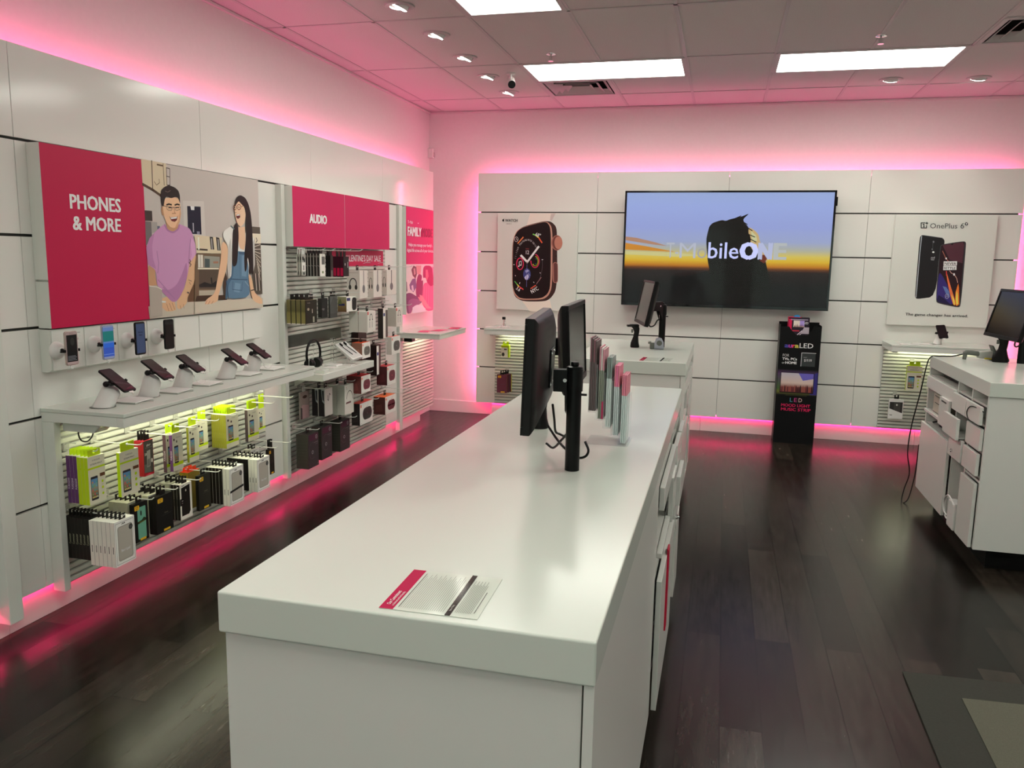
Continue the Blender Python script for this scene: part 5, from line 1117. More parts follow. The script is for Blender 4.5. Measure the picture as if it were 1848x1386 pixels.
stack(2, 'phone_case_box', 'pale green-grey carton behind the white-framed ones, fourth lower hook, %s', 'phone case box', (x-.075, y+.004, z, .065, w, h), S(side=A(176, 176, 158), top=A(184, 184, 168), front=plain(A(176, 176, 158)), tab='hook', hook_z=HK2), 'pale cartons on the fourth lower hook')
x, y, z, d, w, h = PK['L6']
stack(1, 'phone_case_box', 'black carton with yellow badge and faint lettering, fifth lower hook', 'phone case box', PK['L6'], S(side=BLK, top=BLK, front=otter(A(36, 33, 28), word='Defender'), tab='hook', hook_z=HK2), None)
stack(2, 'phone_case_box', 'yellow and red topped carton behind the black one, fifth lower hook, %s', 'phone case box', (x-.115, y+.02, z-.005, .055, w, h+.012), S(side=A(150, 130, 40), top=A(214, 66, 34), front=plain(A(140, 120, 50)), tab='flap', tabc=A(214, 66, 34), hook_z=HK2), 'yellow and red cartons on the fifth lower hook')
x, y, z, d, w, h = PK['L7w']
stack(2, 'phone_case_box', 'white carton with a black diagonal band, sixth lower hook, %s', 'phone case box', PK['L7w'], S(side=A(206, 204, 194), top=A(210, 208, 198), front=case_white(None, True, A(150, 146, 136)), sidefn=SW, tab='hook', hook_z=HK2), 'white banded cartons on the sixth lower hook')
stack(5, 'phone_case_box', 'black carton behind the white banded ones, sixth lower hook, %s', 'phone case box', (x-.112, y+.004, z+.006, .108, w*.96, h*.97), S(side=A(24, 22, 20), top=A(190, 188, 176), front=otter(), sidefn=lambda d, h: [R(0, 0, d, h, A(24, 22, 20)), Lp([(d*.95, 0), (d*.95, h)], d*.09, A(150, 146, 138))], tab='hook', hook_z=HK2), 'black cartons on the sixth lower hook')
x, y, z, d, w, h = PK['L8']
stack(3, 'phone_case_box', 'white clear-case carton with script lettering, seventh lower hook, %s', 'phone case box', (x+.03, y, z, d-.03, w, h), S(side=A(206, 204, 194), top=A(210, 208, 198), front=case_white(), sidefn=SW, tab='hook', hook_z=HK2), 'white cartons on the seventh lower hook')
stack(5, 'phone_case_box', 'dark carton behind the white ones, seventh lower hook, %s', 'phone case box', (x-.115, y+.004, z+.004, .138, w*.96, h*.97), S(side=A(26, 24, 22), top=A(200, 198, 186), front=otter(), tab='hook', hook_z=HK2), 'dark cartons on the seventh lower hook')
stack(2, 'phone_case_box', 'small white carton with a printed emblem, eighth lower hook, %s', 'phone case box', (.09, 4.34, .285, .05, .10, .185), S(side=A(204, 202, 190), top=A(210, 208, 198), front=case_white(None), tab='hook', hook_z=HK2), 'small white cartons on the eighth lower hook')
stack(2, 'phone_case_box', 'narrow black carton on the last lower hook, %s', 'phone case box', PK['L9'], S(side=BLK, top=BLK, front=otter(A(30, 26, 20), word='slim'), tab='hook', hook_z=HK2), 'black cartons on the last lower hook')
# ---- AUDIO display
HA = 1.712
g1 = (.10, 5.03, 1.535, .05, .055, .145)
def buds_pack(name, label, cat, loc, rz, d, w, h, group=None, **kw):
    return pack(name, label, cat, loc, rz, d*.3, w, h, A(170, 168, 160), A(190, 188, 180), lambda w, h: [R(0, 0, w, h, A(150, 150, 142)), E(w*.35, h*.80, w*.20, h*.10, A(40, 38, 38), 12), E(w*.65, h*.72, w*.18, h*.10, A(40, 38, 38), 12), R(w*.02, h*.20, w*.98, h*.62, A(206, 204, 198)), TB(4, w*.6, h*.25, w*.3, A(60, 58, 56), .8, 'l', .01, PI/2), E(w*.5, h*.10, w*.22, h*.07, A(60, 58, 56), 12)], tab='hook', tabc=A(190, 190, 186), hook_z=HA, group=group)
stack(3, 'earbud_pack', 'clear earbud pack with white label under the AUDIO sign, %s', 'earbud pack', g1, buds_pack, 'clear earbud packs')
stack(5, 'earbud_pack', 'black and white earbud carton under the AUDIO sign, %s', 'earbud pack', PK['B2'], S(side=A(40, 38, 36), top=A(200, 198, 188), front=lambda w, h: [R(0, 0, w, h, A(206, 202, 194)), R(w*.35, h*.52, w*.95, h*.88, A(90, 88, 84)), TB(4, w*.4, h*.92, h*.04, A(70, 68, 66), .8), E(w*.55, h*.18, w*.2, h*.06, A(110, 120, 84), 12)], sidefn=lambda d, h: [R(0, 0, d, h, A(40, 38, 36)), R(d*.85, 0, d, h, A(180, 178, 170)), E(d*.42, h*.88, d*.3, h*.05, A(96, 94, 86), 10), Lp([(d*.1, h*.48), (d*.8, h*.44)], d*.1, A(150, 146, 140))], tab='hook', hook_z=HA), 'black and white earbud cartons')
stack(2, 'earbud_pack', 'narrow black earbud carton between the white and the maroon ones, %s', 'earbud pack', PK['B3'], S(side=A(20, 18, 18), top=BLK, front=lambda w, h: [R(0, 0, w, h, A(52, 46, 44)), R(w*.2, 0, w*.8, h*.3, A(110, 104, 100))], tab='hook', hook_z=HA), 'narrow black earbud cartons')
stack(3, 'earbud_pack', 'black earbud carton with a crimson side window, top row, %s', 'earbud pack', PK['B4'], S(side=A(64, 20, 38), top=BLK, front=lambda w, h: [R(0, 0, w, h, A(34, 26, 28)), TB(7, w*.88, h*.45, w*.16, A(170, 164, 164), .7, 'l', .01, PI/2), E(w*.30, h*.62, w*.08, h*.07, A(170, 166, 160), 12), R(0, 0, w, h*.025, A(190, 180, 176))], sidefn=lambda d, h: [R(0, 0, d, h, A(58, 18, 34)), R(d*.10, h*.06, d*.88, h*.44, A(176, 22, 66)), R(d*.92, 0, d, h, BLK)], tab='hook', hook_z=HA), 'crimson and black earbud cartons')
HB = 1.40
stack(4, 'headphone_box', 'olive and black headphone carton, second row of the AUDIO display, %s', 'headphone box', PK['B5'], S(side=A(112, 106, 62), top=A(140, 132, 90), front=olive_front, sidefn=lambda d, h: [('g', 0, d*.84, [(0, A(120, 114, 66)), (h*.45, A(112, 106, 60)), (h*.55, A(84, 80, 46)), (h, A(100, 94, 60))]), R(d*.84, 0, d, h, A(26, 22, 18)), R(0, 0, d*.84, h*.03, A(190, 186, 176))], tab='flap', tabc=BLK, hook_z=HB), 'olive headphone cartons')
stack(1, 'headphone_box', 'black carton marked reign right of the olive headphone cartons', 'headphone box', PK['B6'], S(side=A(48, 47, 45), top=BLK, front=lambda w, h: [R(0, 0, w, h, A(28, 27, 27)), T('reign', w*.06, h*.40, h*.12, A(150, 148, 146), .8)], tab='hook', hook_z=HB), None)
stack(1, 'headphone_box', 'dark grey carton with a folded top, right of the black reign carton', 'headphone box', PK['B7'], S(side=A(60, 60, 58), top=BLK, front=lambda w, h: [R(0, 0, w, h, A(72, 72, 70)), P([(0, h*.6), (w*.5, h), (w, h*.8), (w, h), (0, h)], A(86, 86, 84)), R(0, 0, w, h*.2, A(60, 60, 58))], tab='flap', tabc=BLK, hook_z=HB), None)
stack(1, 'speaker_box', 'white carton with a black pill speaker and a desert photo on its side', 'speaker box', PK['B8'], S(side=A(120, 110, 80), top=A(200, 198, 190), front=lambda w, h: [R(0, 0, w, h, A(208, 206, 198)), RR(w*.52, h*.06, w*.96, h*.92, w*.14, A(24, 23, 22)), T('+', w*.70, h*.65, h*.16, A(120, 118, 114), .8, 'c'), R(w*.03, h*.72, w*.36, h*.92, A(50, 48, 90)), TB(2, w*.06, h*.1, h*.06, A(90, 88, 84), .8)], sidefn=lambda d, h: [('g', 0, d, [(0, A(96, 70, 46)), (h*.5, A(120, 104, 66)), (h, A(140, 140, 110))]), R(d*.1, h*.4, d*.8, h*.55, A(44, 42, 84)), P([(0, h*.5), (d*.3, h*.9), (d*.5, h*.5)], A(90, 96, 60))], tab='hook', hook_z=HB), None)
HS = lambda d, h: [R(0, 0, d, h, A(196, 190, 182)), R(d*.1, h*.91, d*.9, h*.93, A(170, 160, 154))]+headset_pic(d*.12, h*.25, d*.72, h*.50)
for k, sl, in (('H1', 'left'), ('H2', 'middle'), ('H3', 'right')):
    stack(1, 'headphone_box', 'tall white headphone carton with a grey spoon-shaped side view, %s of the three' % sl, 'headphone box', PK[k], S(side=A(196, 190, 182), top=A(210, 206, 198), front=spoon_front, sidefn=HS, tab='hook', hook_z=PK[k][2]+PK[k][5]+.03), None)
stack(2, 'earbud_pack', 'wide white earphone carton with dark wired earphones pictured, %s', 'earbud pack', PK['E1'], S(side=A(186, 184, 176), top=A(204, 202, 194), front=bud_front, tab='hook'), 'wide white earphone cartons')
stack(1, 'speaker_box', 'tall narrow white and brown speaker carton at the right of the AUDIO display', 'speaker box', (PK['E2'][0], PK['E2'][1]+.03, PK['E2'][2], .05, .10, PK['E2'][5]), S(side=A(44, 38, 36), top=A(190, 188, 180), front=lambda w, h: [R(0, 0, w, h, A(206, 204, 196)), R(w*.5, h*.02, w*.97, h*.94, A(84, 76, 72)), R(w*.06, h*.74, w*.4, h*.84, A(50, 50, 100))], tab='hook'), None)
stack(1, 'earbud_pack', 'square white earphone carton at the right edge of the AUDIO display', 'earbud pack', PK['E3'], S(side=A(180, 180, 170), top=A(204, 202, 194), front=bud_front, tab='hook'), None)
SPK = A(104, 102, 96); MAR = A(108, 52, 62); DRK = A(56, 54, 52)
JS = lambda c1, c2: (lambda d, h: [R(0, 0, d, h, c1), P([(d*.1, h*.1), (d*.8, h*.2), (d*.7, h*.6), (d*.2, h*.5)], c2)])
jb = [('J1', 'white speaker carton with orange top and a grey speaker, behind the display tray', SPK, ORG, A(120, 84, 70)), ('J4', 'white speaker carton with red top and a small maroon speaker at the right edge', MAR, A(170, 50, 56), A(70, 30, 34)),
      ('J5', 'white speaker carton with red top and a maroon speaker, below the audio shelf', MAR, A(186, 52, 56), A(96, 48, 46)), ('J6', 'dark-sided speaker carton with bright orange top and a maroon speaker', A(96, 40, 48), A(222, 96, 48), A(74, 40, 38)), ('J7', 'black-sided speaker carton with red top corner and a dark speaker', DRK, A(180, 60, 50), A(44, 38, 38))]
for k, lab, c, top, sd in jb: stack(1, 'speaker_box', lab, 'speaker box', (PK[k][0], PK[k][1], PK[k][2], PK[k][3], PK[k][4]*.86, PK[k][5]), S(side=sd, top=top, front=jbl_front(c), sidefn=JS(sd, tuple(v*1.4 for v in sd)), tab='hook'), None)
stack(1, 'speaker_box', 'flat white card pack with a round grey speaker above the maroon ones', 'speaker box', (PK['J2'][0], PK['J2'][1]+.05, PK['J2'][2], .05, .19, PK['J2'][5]), S(side=A(190, 188, 180), top=A(206, 120, 110), front=jbl_front(A(84, 82, 80)), tab='hook'), None)
stack(1, 'speaker_box', 'tall dark brown carton with a white front stripe, between the speaker cartons', 'speaker box', (PK['J3'][0]-.06, PK['J3'][1]-.03, PK['J3'][2], .095, .085, PK['J3'][5]), S(side=A(40, 26, 26), top=A(60, 46, 44), front=lambda w, h: [R(0, 0, w, h, A(70, 44, 44)), R(w*.05, h*.03, w*.55, h*.97, A(206, 204, 198)), R(w*.12, h*.66, w*.5, h*.76, A(52, 50, 110))], tab='hook'), None)
stack(1, 'speaker_box', 'tall dark brown carton higher up behind the white-striped one', 'speaker box', (.026, 6.02, .80, .058, .16, .26), S(side=A(44, 30, 28), top=A(60, 46, 44), front=plain(A(58, 40, 38)), tab='hook'), None)
stack(1, 'earbud_pack', 'pinkish clear earphone pack alone at the left under the audio shelf', 'earbud pack', PK['K1'], S(side=A(140, 130, 126), top=A(160, 150, 146), front=lambda w, h: [R(0, 0, w, h, A(150, 134, 128)), P([(w*.1, 0), (w*.98, 0), (w*.95, h*.45), (w*.25, h*.52), (w*.1, h*.45)], A(182, 150, 152)), E(w*.5, h*.80, w*.25, h*.06, A(70, 50, 46), 14), P([(w*.0, 0), (w*.2, 0), (w*.2, h*.40), (0, h*.45)], A(70, 62, 62))], tab='hook', tabc=A(180, 180, 176)), None)
stack(2, 'earbud_pack', 'black-sided cut-out carton with a coiled lead, %s', 'earbud pack', PK['K2'], S(side=A(24, 22, 24), top=A(180, 178, 170), front=lambda w, h: [R(0, 0, w, h, A(170, 168, 162)), Lp([(w*.4, h*.75), (w*.35, h*.6), (w*.5, h*.55), (w*.6, h*.8), (w*.75, h*.75)], w*.05, A(40, 38, 40))], sidefn=lambda d, h: [R(0, 0, d, h, A(22, 20, 22)), P([(d*.45, h), (d, h), (d, h*.45), (d*.6, h*.55)], A(120, 124, 126)), P([(d*.55, h*.95), (d*.9, h*.95), (d*.9, h*.55), (d*.65, h*.62)], A(40, 40, 44)), R(d*.93, 0, d, h, A(160, 158, 152))], tab='hook'), 'black sided cartons with cut out fronts')
stack(2, 'headphone_box', 'large white carton with a slim curved headband pictured, %s', 'headphone box', (PK['K3'][0]-.07, PK['K3'][1]-.02, PK['K3'][2], PK['K3'][3]+.07, .155, PK['K3'][5]), S(side=A(182, 182, 170), top=A(206, 204, 196), front=lambda w, h: [R(0, 0, w, h, A(194, 192, 184)), ring(w*.55, h*.48, w*.34, h*.30, w*.035, A(50, 46, 46), 0, 170), P([(w*.10, h*.36), (w*.70, h*.36), (w*.68, h*.42), (w*.2, h*.42)], A(90, 60, 60)), E(w*.2, h*.92, w*.03, h*.02, A(160, 90, 80), 8), TB(4, w*.2, h*.85, h*.03, A(110, 108, 104), .8)], tab='hook'), 'large white headband cartons')
for k, sl, ww in (('P1', 'leftmost', .152), ('P2', 'middle', .165), ('P3', 'rightmost', .165)):
    x, y, z, d, w, h = PK[k]; d2 = max(d, .085)
    stack(1, 'headphone_box', 'big charcoal headphone carton with a round emblem, %s of the three at the bottom' % sl, 'headphone box', (x+d-d2, y, z, d2, ww, h), S(side=A(52, 50, 44), top=A(44, 40, 38), front=skull_front, sidefn=lambda d, h: [R(0, 0, d, h, A(54, 52, 46))]+[Lp([(d*.1, h*(.2+.09*k)), (d*.9, h*(.21+.09*k))], h*.006, A(70, 68, 62)) for k in range(7)], tab='hook'), None)
# ---- goods on the back wall
def bk(x, z, d, w, h): return (x, YB-.03-d, z)
def bpack(name, lab, cat, x, z, w, h, d, out=.06, **kw): 
    # local y runs to +x of the room, local x towards the camera
    return pack(name, lab, cat, (x, YB-out, z), -PI/2, d, w, h, **kw)
bpack('accessory_pack', 'small lime green and white accessory pack under the watch shelf', 'accessory pack', .745, .665, .085, .125, .045, out=.10, side=A(176, 196, 40), top=A(180, 200, 40), front=lambda w, h: [R(0, 0, w, h, A(206, 204, 186)), R(0, h*.82, w, h, LIME), R(w*.35, h*.62, w*.7, h*.72, A(60, 56, 44)), E(w*.25, h*.25, w*.18, h*.16, A(50, 46, 40), 14), P([(w*.85, 0), (w, 0), (w, h), (w*.8, h)], LIME)], tab='flap', tabc=LIME)
for i in range(3):
    bpack('phone_case_box', ['maroon phone case carton with yellow labels under the watch shelf, front', 'dark phone case carton behind the maroon one under the watch shelf, middle', 'yellow-edged phone case carton behind the maroon one under the watch shelf, rear'][i], 'phone case box', .715+.012*i, .30, .105, .19, .022, out=.16-.045*i+.06*0,
          side=[A(90, 50, 30), A(28, 24, 22), A(180, 170, 40)][i], top=A(50, 30, 34), front=otter(A(96, 46, 60), word=''), tab='hook', group='phone case cartons under the watch shelf')
bpack('screen_protector_pack', 'single green and white screen protector pack under the phone poster shelf', 'screen protector', 4.590, .548, .125, .225, .03, out=.13, side=A(170, 190, 60), top=LIME, front=front_items_pure, tab='flap', tabc=LIME)
bpack('phone_case_box', 'black and white phone case pack low on the right-hand slat wall', 'phone case box', 4.470, .270, .125, .185, .02, out=.10, side=A(190, 190, 186), top=A(190, 190, 186), front=lambda w, h: [R(0, 0, w, h, A(200, 200, 196)), R(w*.06, h*.28, w*.94, h*.84, A(44, 44, 42)), RR(w*.35, h*.36, w*.80, h*.80, w*.06, A(66, 66, 62)), E(w*.55, h*.70, w*.06, h*.05, A(190, 190, 180), 10), P([(0, h*.10), (w, h*.0), (w, h*.28), (0, h*.52)], A(204, 204, 200)), TB(4, w*.1, h*.15, h*.06, A(90, 90, 88), .8)], tab='hook')
bpack('accessory_pack', 'slim dark accessory pack seen edge on beside the right-hand cash counter', 'accessory pack', 4.80, .26, .03, .24, .06, out=.10, side=A(40, 40, 38), top=A(60, 60, 58), front=plain(A(52, 52, 48)), tab='hook')
# ---- the hooks themselves
def hook(label, M, y, z, L, plate=True):
    """Two-armed peg hook: clip in the slat, lower arm with an upturned tip, upper arm with a small ticket plate."""
    t = thing('display_hook', label, 'display hook', M @ Vector((.022, y, z)), M.to_euler().z)
    c = MB(); c.box(.0218, .0255, y-.018, y+.018, z-.010, z+.028, M=M); obj('clip', c, CLEAR if False else LIGHTGREY, t)
    a = MB(); a.tube([M @ Vector(q) for q in ((.0256, y, z-.002), (L-.03, y, z-.002), (L-.012, y, z+.001), (L, y, z+.010))], .0028, n=6); obj('arm', a, WIRE, t, smooth=True)
    if plate:
        b = MB(); b.tube([M @ Vector(q) for q in ((.0256, y-.006, z+.022), (.05, y-.006, z+.030), (.09, y-.006, z+.030))], .002, n=6); obj('upper_arm', b, WIRE, t, smooth=True)
    return t
H1 = [('leftmost, holding green packs', 3.02), ('second, holding one large pack', 3.19), ('third, holding red packs', 3.42), ('fourth, holding purple packs', 3.61), ('fifth, holding one olive pack', 3.80), ('sixth, holding one thin pack', 3.972), ('seventh, holding the thick stack', 4.15), ('eighth, holding dark packs', 4.37), ('last, holding one small pack', 4.59)]
for i, (lab, y) in enumerate(H1): hook('upper row hook under the phone shelf, '+lab, I4, y, HK1, .20 if i == 0 else .30)
H2 = [('leftmost', 3.0, .345), ('second', 3.25, .30), ('third', 3.43, .30), ('fourth', 3.62, .30), ('fifth', 3.79, .30), ('sixth', 3.98, .28), ('seventh', 4.20, .32), ('eighth', 4.395, .30), ('last', 4.55, .30)]
for lab, y, L_ in H2: hook('lower row hook under the phone shelf, '+lab, I4, y, HK2, L_)
def hk_of(k, y=None, dz=.028): return (PK[k][1]+PK[k][4]/2 if y is None else y, PK[k][2]+PK[k][5]+dz)
AH = [('top row, leftmost, with clear earbud packs', 5.0575, HA, .30), ('top row, with black and white cartons', hk_of('B2')[0], HA, .30), ('top row, with a narrow black carton', hk_of('B3')[0], HA, .30), ('top row, with crimson cartons', hk_of('B4')[0], HA, .32),
  ('second row, with olive cartons', hk_of('B5')[0], HB, .24), ('second row, with the black reign carton', hk_of('B6')[0], HB, .24), ('second row, with the dark grey carton', hk_of('B7')[0], HB, .24), ('second row, with the pill speaker carton', hk_of('B8')[0], HB, .25)]
for k, s_ in (('H1', 'left'), ('H2', 'middle'), ('H3', 'right')): AH.append(('with the %s tall white headphone carton' % s_, hk_of(k)[0], PK[k][2]+PK[k][5]+.03, .34))
AH += [('with wide white earphone cartons', *hk_of('E1'), .33), ('with the tall white and brown carton', PK['E2'][1]+.08, hk_of('E2')[1], .30), ('with the square white earphone carton', *hk_of('E3'), .30), ('behind the display tray, orange-topped carton', PK['J1'][1]+PK['J1'][4]*.43, hk_of('J1')[1], .30),
  ('with the flat grey speaker pack', PK['J2'][1]+.145, hk_of('J2')[1], .30), ('with the white-striped brown carton', PK['J3'][1]+.0125, hk_of('J3')[1], .26), ('with the small maroon speaker carton', PK['J4'][1]+PK['J4'][4]*.43, hk_of('J4')[1], .31), ('with the maroon speaker carton below the shelf', PK['J5'][1]+PK['J5'][4]*.43, hk_of('J5')[1], .33),
  ('with the bright orange-topped carton', PK['J6'][1]+PK['J6'][4]*.43, hk_of('J6')[1], .38), ('with the black-sided speaker carton', PK['J7'][1]+PK['J7'][4]*.43, hk_of('J7')[1], .33), ('with the pinkish clear pack', *hk_of('K1'), .24), ('with the black-sided cut-out cartons', *hk_of('K2'), .28), ('with the large white headband cartons', PK['K3'][1]+.0575, hk_of('K3')[1], .26),
  ('with the leftmost charcoal carton', PK['P1'][1]+.076, hk_of('P1')[1], .23), ('with the middle charcoal carton', PK['P2'][1]+.0825, hk_of('P2')[1], .25), ('with the rightmost charcoal carton', PK['P3'][1]+.0825, hk_of('P3')[1], .25), ('with the tall dark brown carton', 6.10, 1.088, .2)]
for lab, y, z, L_ in AH: hook('AUDIO display hook, '+lab, I4, y, z, L_)
hook('spare white display hook low at the right end of the AUDIO display', I4, 6.62, .52, .33)
for lab, x, z, L_ in (('with the lime green pack', .7875, .818, .18), ('with the maroon phone case cartons', .78, .518, .2), ('with the green screen protector pack', 4.6525, .801, .15), ('with the black and white phone case pack', 4.5325, .483, .14), ('with the slim dark pack', 4.815, .528, .16)):
    hook('back wall hook '+lab, back_m(0), x, z, L_, plate=False)
# ---- on the audio shelf: headphones on a clear stand, empty stand, earphone tray
def clear_stand(label, x, y, hgt=.20):
    t = thing('headphone_stand', label, 'headphone stand', (x, y, .866)); z = .8663
    obj('foot', MB().box(x-.05, x+.05, y-.05, y+.05, z, z+.012), WPLAST, t, bevel=.004)
    m = MB()
    for s in (-.022, .022): m.box(x-.010, x+.010, y+s-.003, y+s+.003, z+.012, z+hgt)
    m.box(x-.010, x+.010, y-.025, y+.025, z+hgt, z+hgt+.006)
    obj('frame', m, CLEAR, t); return t
clear_stand('clear acrylic stand with the black headphones on the audio shelf', .17, 5.11, .185)
clear_stand('empty clear acrylic stand on the audio shelf, right of the headphones', .16, 5.43, .20)
t = thing('headphones', 'black on-ear headphones hanging on the clear stand of the audio shelf', 'headphones', (.17, 5.11, .90))
pts = [(.17, 5.11+.098*math.cos(a), .99+.098*math.sin(a)) for a in [math.radians(q) for q in range(-25, 206, 10)]]
obj('headband', MB().tube(pts, .0085, n=10), BLACKP, t, smooth=True)
for s in (-1, 1):
    e = obj('ear_cup', MB().cyl((.17, 5.11+s*.052, .925), (.17, 5.11+s*.082, .93), .036, .030, n=24), BLACKP, t, smooth=True)
    obj('cushion', MB().cyl((.17, 5.11+s*.036, .923), (.17, 5.11+s*.0519, .925), .034, .036, n=24), mat('black_leatherette', (.01, .01, .01), .6), t, smooth=True)
    obj('trim_arc', MB().tube([(.185, 5.11+s*(.084+.012*math.sin(q)), .93+.04*math.cos(q)) for q in [math.radians(a) for a in range(10, 171, 16)]], .0025, n=6), CHROME, t, smooth=True)
t = thing('display_tray', 'white demo tray with two black earphones, tilted on the audio shelf', 'display tray', (.2, 5.58, .867))
th_, ro_, ps_ = -.514, .37, -.797
a_ = Vector((math.cos(th_), 0, math.sin(th_))); n_ = Vector((-math.sin(th_), 0, math.cos(th_))); b_ = Vector((0, 1, 0))
a_, b_ = a_*math.cos(ro_)+b_*math.sin(ro_), b_*math.cos(ro_)-a_*math.sin(ro_)
M = Matrix.Translation((.211, 5.582, .965)) @ rotz(ps_) @ Matrix((a_, b_, n_)).transposed().to_4x4()
m = MB(); m.box(-.110, .110, -.050, .050, -.018, .006, M=M); obj('tray', m, WPLAST, t, bevel=.006)
m = MB(); m.box(-.098, .098, -.040, .040, .0062, .0070, M=M); obj('insert', m, mat('pale_insert', (.6, .6, .58), .5), t)
for s in (-.018, .020):
    m = MB(); m.tube([M @ Vector(q) for q in ((-.085, s, .010), (-.03, s-.004, .010), (.06, s+.006, .010))], .0022, n=6).cyl(M @ Vector((-.09, s, .0135)), M @ Vector((-.06, s, .0135)), .0065); obj('earphone', m, BLACKP, t, smooth=True)
obj('prop', MB().cyl((.20, 5.585, .8663), (.208, 5.582, .945), .012, n=14), WPLAST, t)
for q, lab in (((.19, 5.33), 'flat white info plate between the two acrylic stands'), ((.235, 5.52), 'flat white info plate in front of the earphone tray')):
    t = thing('price_plate', lab, 'info plate', (q[0], q[1], .8663)); obj('plate', MB().box(q[0]-.045, q[0]+.045, q[1]-.045, q[1]+.045, .8665, .870), WPLAST, t, bevel=.001)
t = thing('riser', 'small white riser block at the left end of the audio shelf', 'riser', (.25, 5.09, .8663)); obj('block', MB().box(.225, .29, 5.03, 5.11, .8665, .888), WHITE, t, bevel=.002)
# ================================================================== COUNTERS
H = 1.0625; HS = 0.982; HB0 = 0.12
CW = mat('counter_body_white', (0.72, 0.72, 0.675), 0.24)
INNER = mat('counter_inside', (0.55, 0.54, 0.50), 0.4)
def slab(t, x0, x1, y0, y1): obj('countertop', MB().box(x0, x1, y0, y1, HS+.0005, H), TOP, t, bevel=.004, seg=3)
def lockm(F, y, z, out=0.0):
    m = MB(); m.cyl(F(-.0185-out, y, z), F(-.026-out, y, z), .011, n=16).cyl(F(-.026-out, y, z), F(-.034-out, y, z), .005, .004, n=10); return m
def staff_side(t, F, ajar=1.0):
    """Drawers, doors and open bays of one counter module.  F(depth, y, z) -> world; y 4.82..6.15, far bay at the high end."""
    def bx(d0, d1, y0, y1, z0, z1):
        a = Vector(F(d0, y0, z0)); b = Vector(F(d1, y1, z1)); return MB().box(min(a.x, b.x), max(a.x, b.x), min(a.y, b.y), max(a.y, b.y), z0, z1)
    def front(name, y0, y1, z0, z1, out=0.0, m=CW): out *= ajar; return obj(name, bx(-out-.018, -out, y0+.003, y1-.003, z0+.003, z1-.003), m, t, bevel=.0015)
    for y in (5.128, 5.418): obj('divider', bx(.001, .40, y-.009, y+.009, HB0, HS), CW, t)
    for (y0, y1), zs in (((4.85, 5.119), (.93, .82, .67, .53, .505)), ((5.137, 5.409), (.93, .82, .668, .53)), ((5.427, 6.12), (.93, .845, .695, .60))):
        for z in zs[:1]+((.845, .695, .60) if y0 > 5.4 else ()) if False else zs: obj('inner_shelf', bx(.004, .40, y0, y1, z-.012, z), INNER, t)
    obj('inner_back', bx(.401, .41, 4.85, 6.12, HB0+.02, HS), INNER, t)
    # narrow bay
    front('drawer', 4.85, 5.119, .815, .922, .012); front('drawer', 4.85, 5.119, .672, .800, .0); front('drawer', 4.85, 5.119, .530, .660, .006)
    front('door', 4.85, 5.119, .12, .492, .004)
    # middle bay
    front('drawer', 5.137, 5.43, .812, .920, .008)
    dz = obj('drawer', bx(-.018-.042*ajar, -.042*ajar, 5.150, 5.45 if ajar else 5.409, .668, .792), CW, t, bevel=.0015); m = bx(-.042*ajar, .25, 5.165, 5.40, .674, .684); obj('drawer_box', m, INNER, dz)
    d3 = front('drawer', 5.137, 5.409, .532, .672, .010); obj('lock', lockm(F, 5.306, .575, .010*ajar), CHROME, d3, smooth=True)
    # wide bay
    front('rail', 5.427, 6.12, .845, .930); front('rail', 5.427, 6.12, .676, .700)
    f = front('door', 5.47, 5.69, .668, .852, .014); obj('slot_grip', bx(-.0185-.014*ajar, -.0175-.014*ajar, 5.52, 5.64, .822, .832), DARKGAP, f)
    front('door', 5.427, 6.13, .125, .604, .008)
    return bx, front
# ---- the long counter in the foreground
t = thing('display_counter', 'long white glossy counter in the foreground, running away from the camera', 'counter', (2.404, 2.617, 0))
slab(t, 2.0515, 2.7575, 1.236, 3.999)
obj('front_panel', MB().box(2.060, 2.7345, 1.246, 1.266, HB0, HS), CW, t, bevel=.001)
obj('side_panel', MB().box(2.060, 2.080, 1.268, 3.985, HB0, HS), CW, t, bevel=.001)
obj('side_panel', MB().box(2.738, 2.756, 1.240, 2.640, HB0, HS), CW, t, bevel=.001)
obj('back_panel', MB().box(2.082, 2.756, 3.967, 3.985, HB0, HS), CW, t, bevel=.001)
obj('bottom', MB().box(2.081, 2.737, 1.267, 3.966, HB0, HB0+.018), CW, t)
obj('plinth', MB().box(2.13, 2.69, 1.32, 3.90, 0.0005, HB0), BLACKP, t)
F1 = lambda d, y, z: (2.756-d, 2.655+(6.133-y), z)
bx, front = staff_side(t, F1, .55)
b = thing('folder', 'crimson folder on the right side of the long counter', 'folder', (2.78, 2.97, .30))
obj('cover', MB().box(2.7765, 2.7845, 2.93, 2.995, .30, .62), mat('crimson_cover', A(170, 16, 50), .35), b, bevel=.002)
obj('sheets', MB().box(2.7766, 2.7815, 2.9955, 3.03, .33, .58), mat('pink_sheets', A(206, 150, 160), .6), b)
# ---- second counter behind it
t = thing('display_counter', 'shorter white counter in the middle distance with one tilted monitor', 'counter', (2.374, 5.69, 0))
slab(t, 2.0162, 2.732, 5.0158, 6.3616)
obj('front_panel', MB().box(2.024, 2.699, 5.026, 5.046, HB0, HS), CW, t, bevel=.001)
obj('side_panel', MB().box(2.024, 2.044, 5.048, 6.35, HB0, HS), CW, t, bevel=.001)
obj('end_panel', MB().box(2.702, 2.731, 5.022, 5.05, HB0, HS), CW, t, bevel=.001)
obj('back_panel', MB().box(2.045, 2.731, 6.332, 6.35, HB0, HS), CW, t, bevel=.001)
obj('bottom', MB().box(2.045, 2.729, 5.047, 6.331, HB0, HB0+.018), CW, t)
obj('plinth', MB().box(2.09, 2.67, 5.09, 6.28, 0.0005, HB0), BLACKP, t)
staff_side(t, lambda d, y, z: (2.712-d, 5.055+(6.133-y)*.98, z), 0.0)
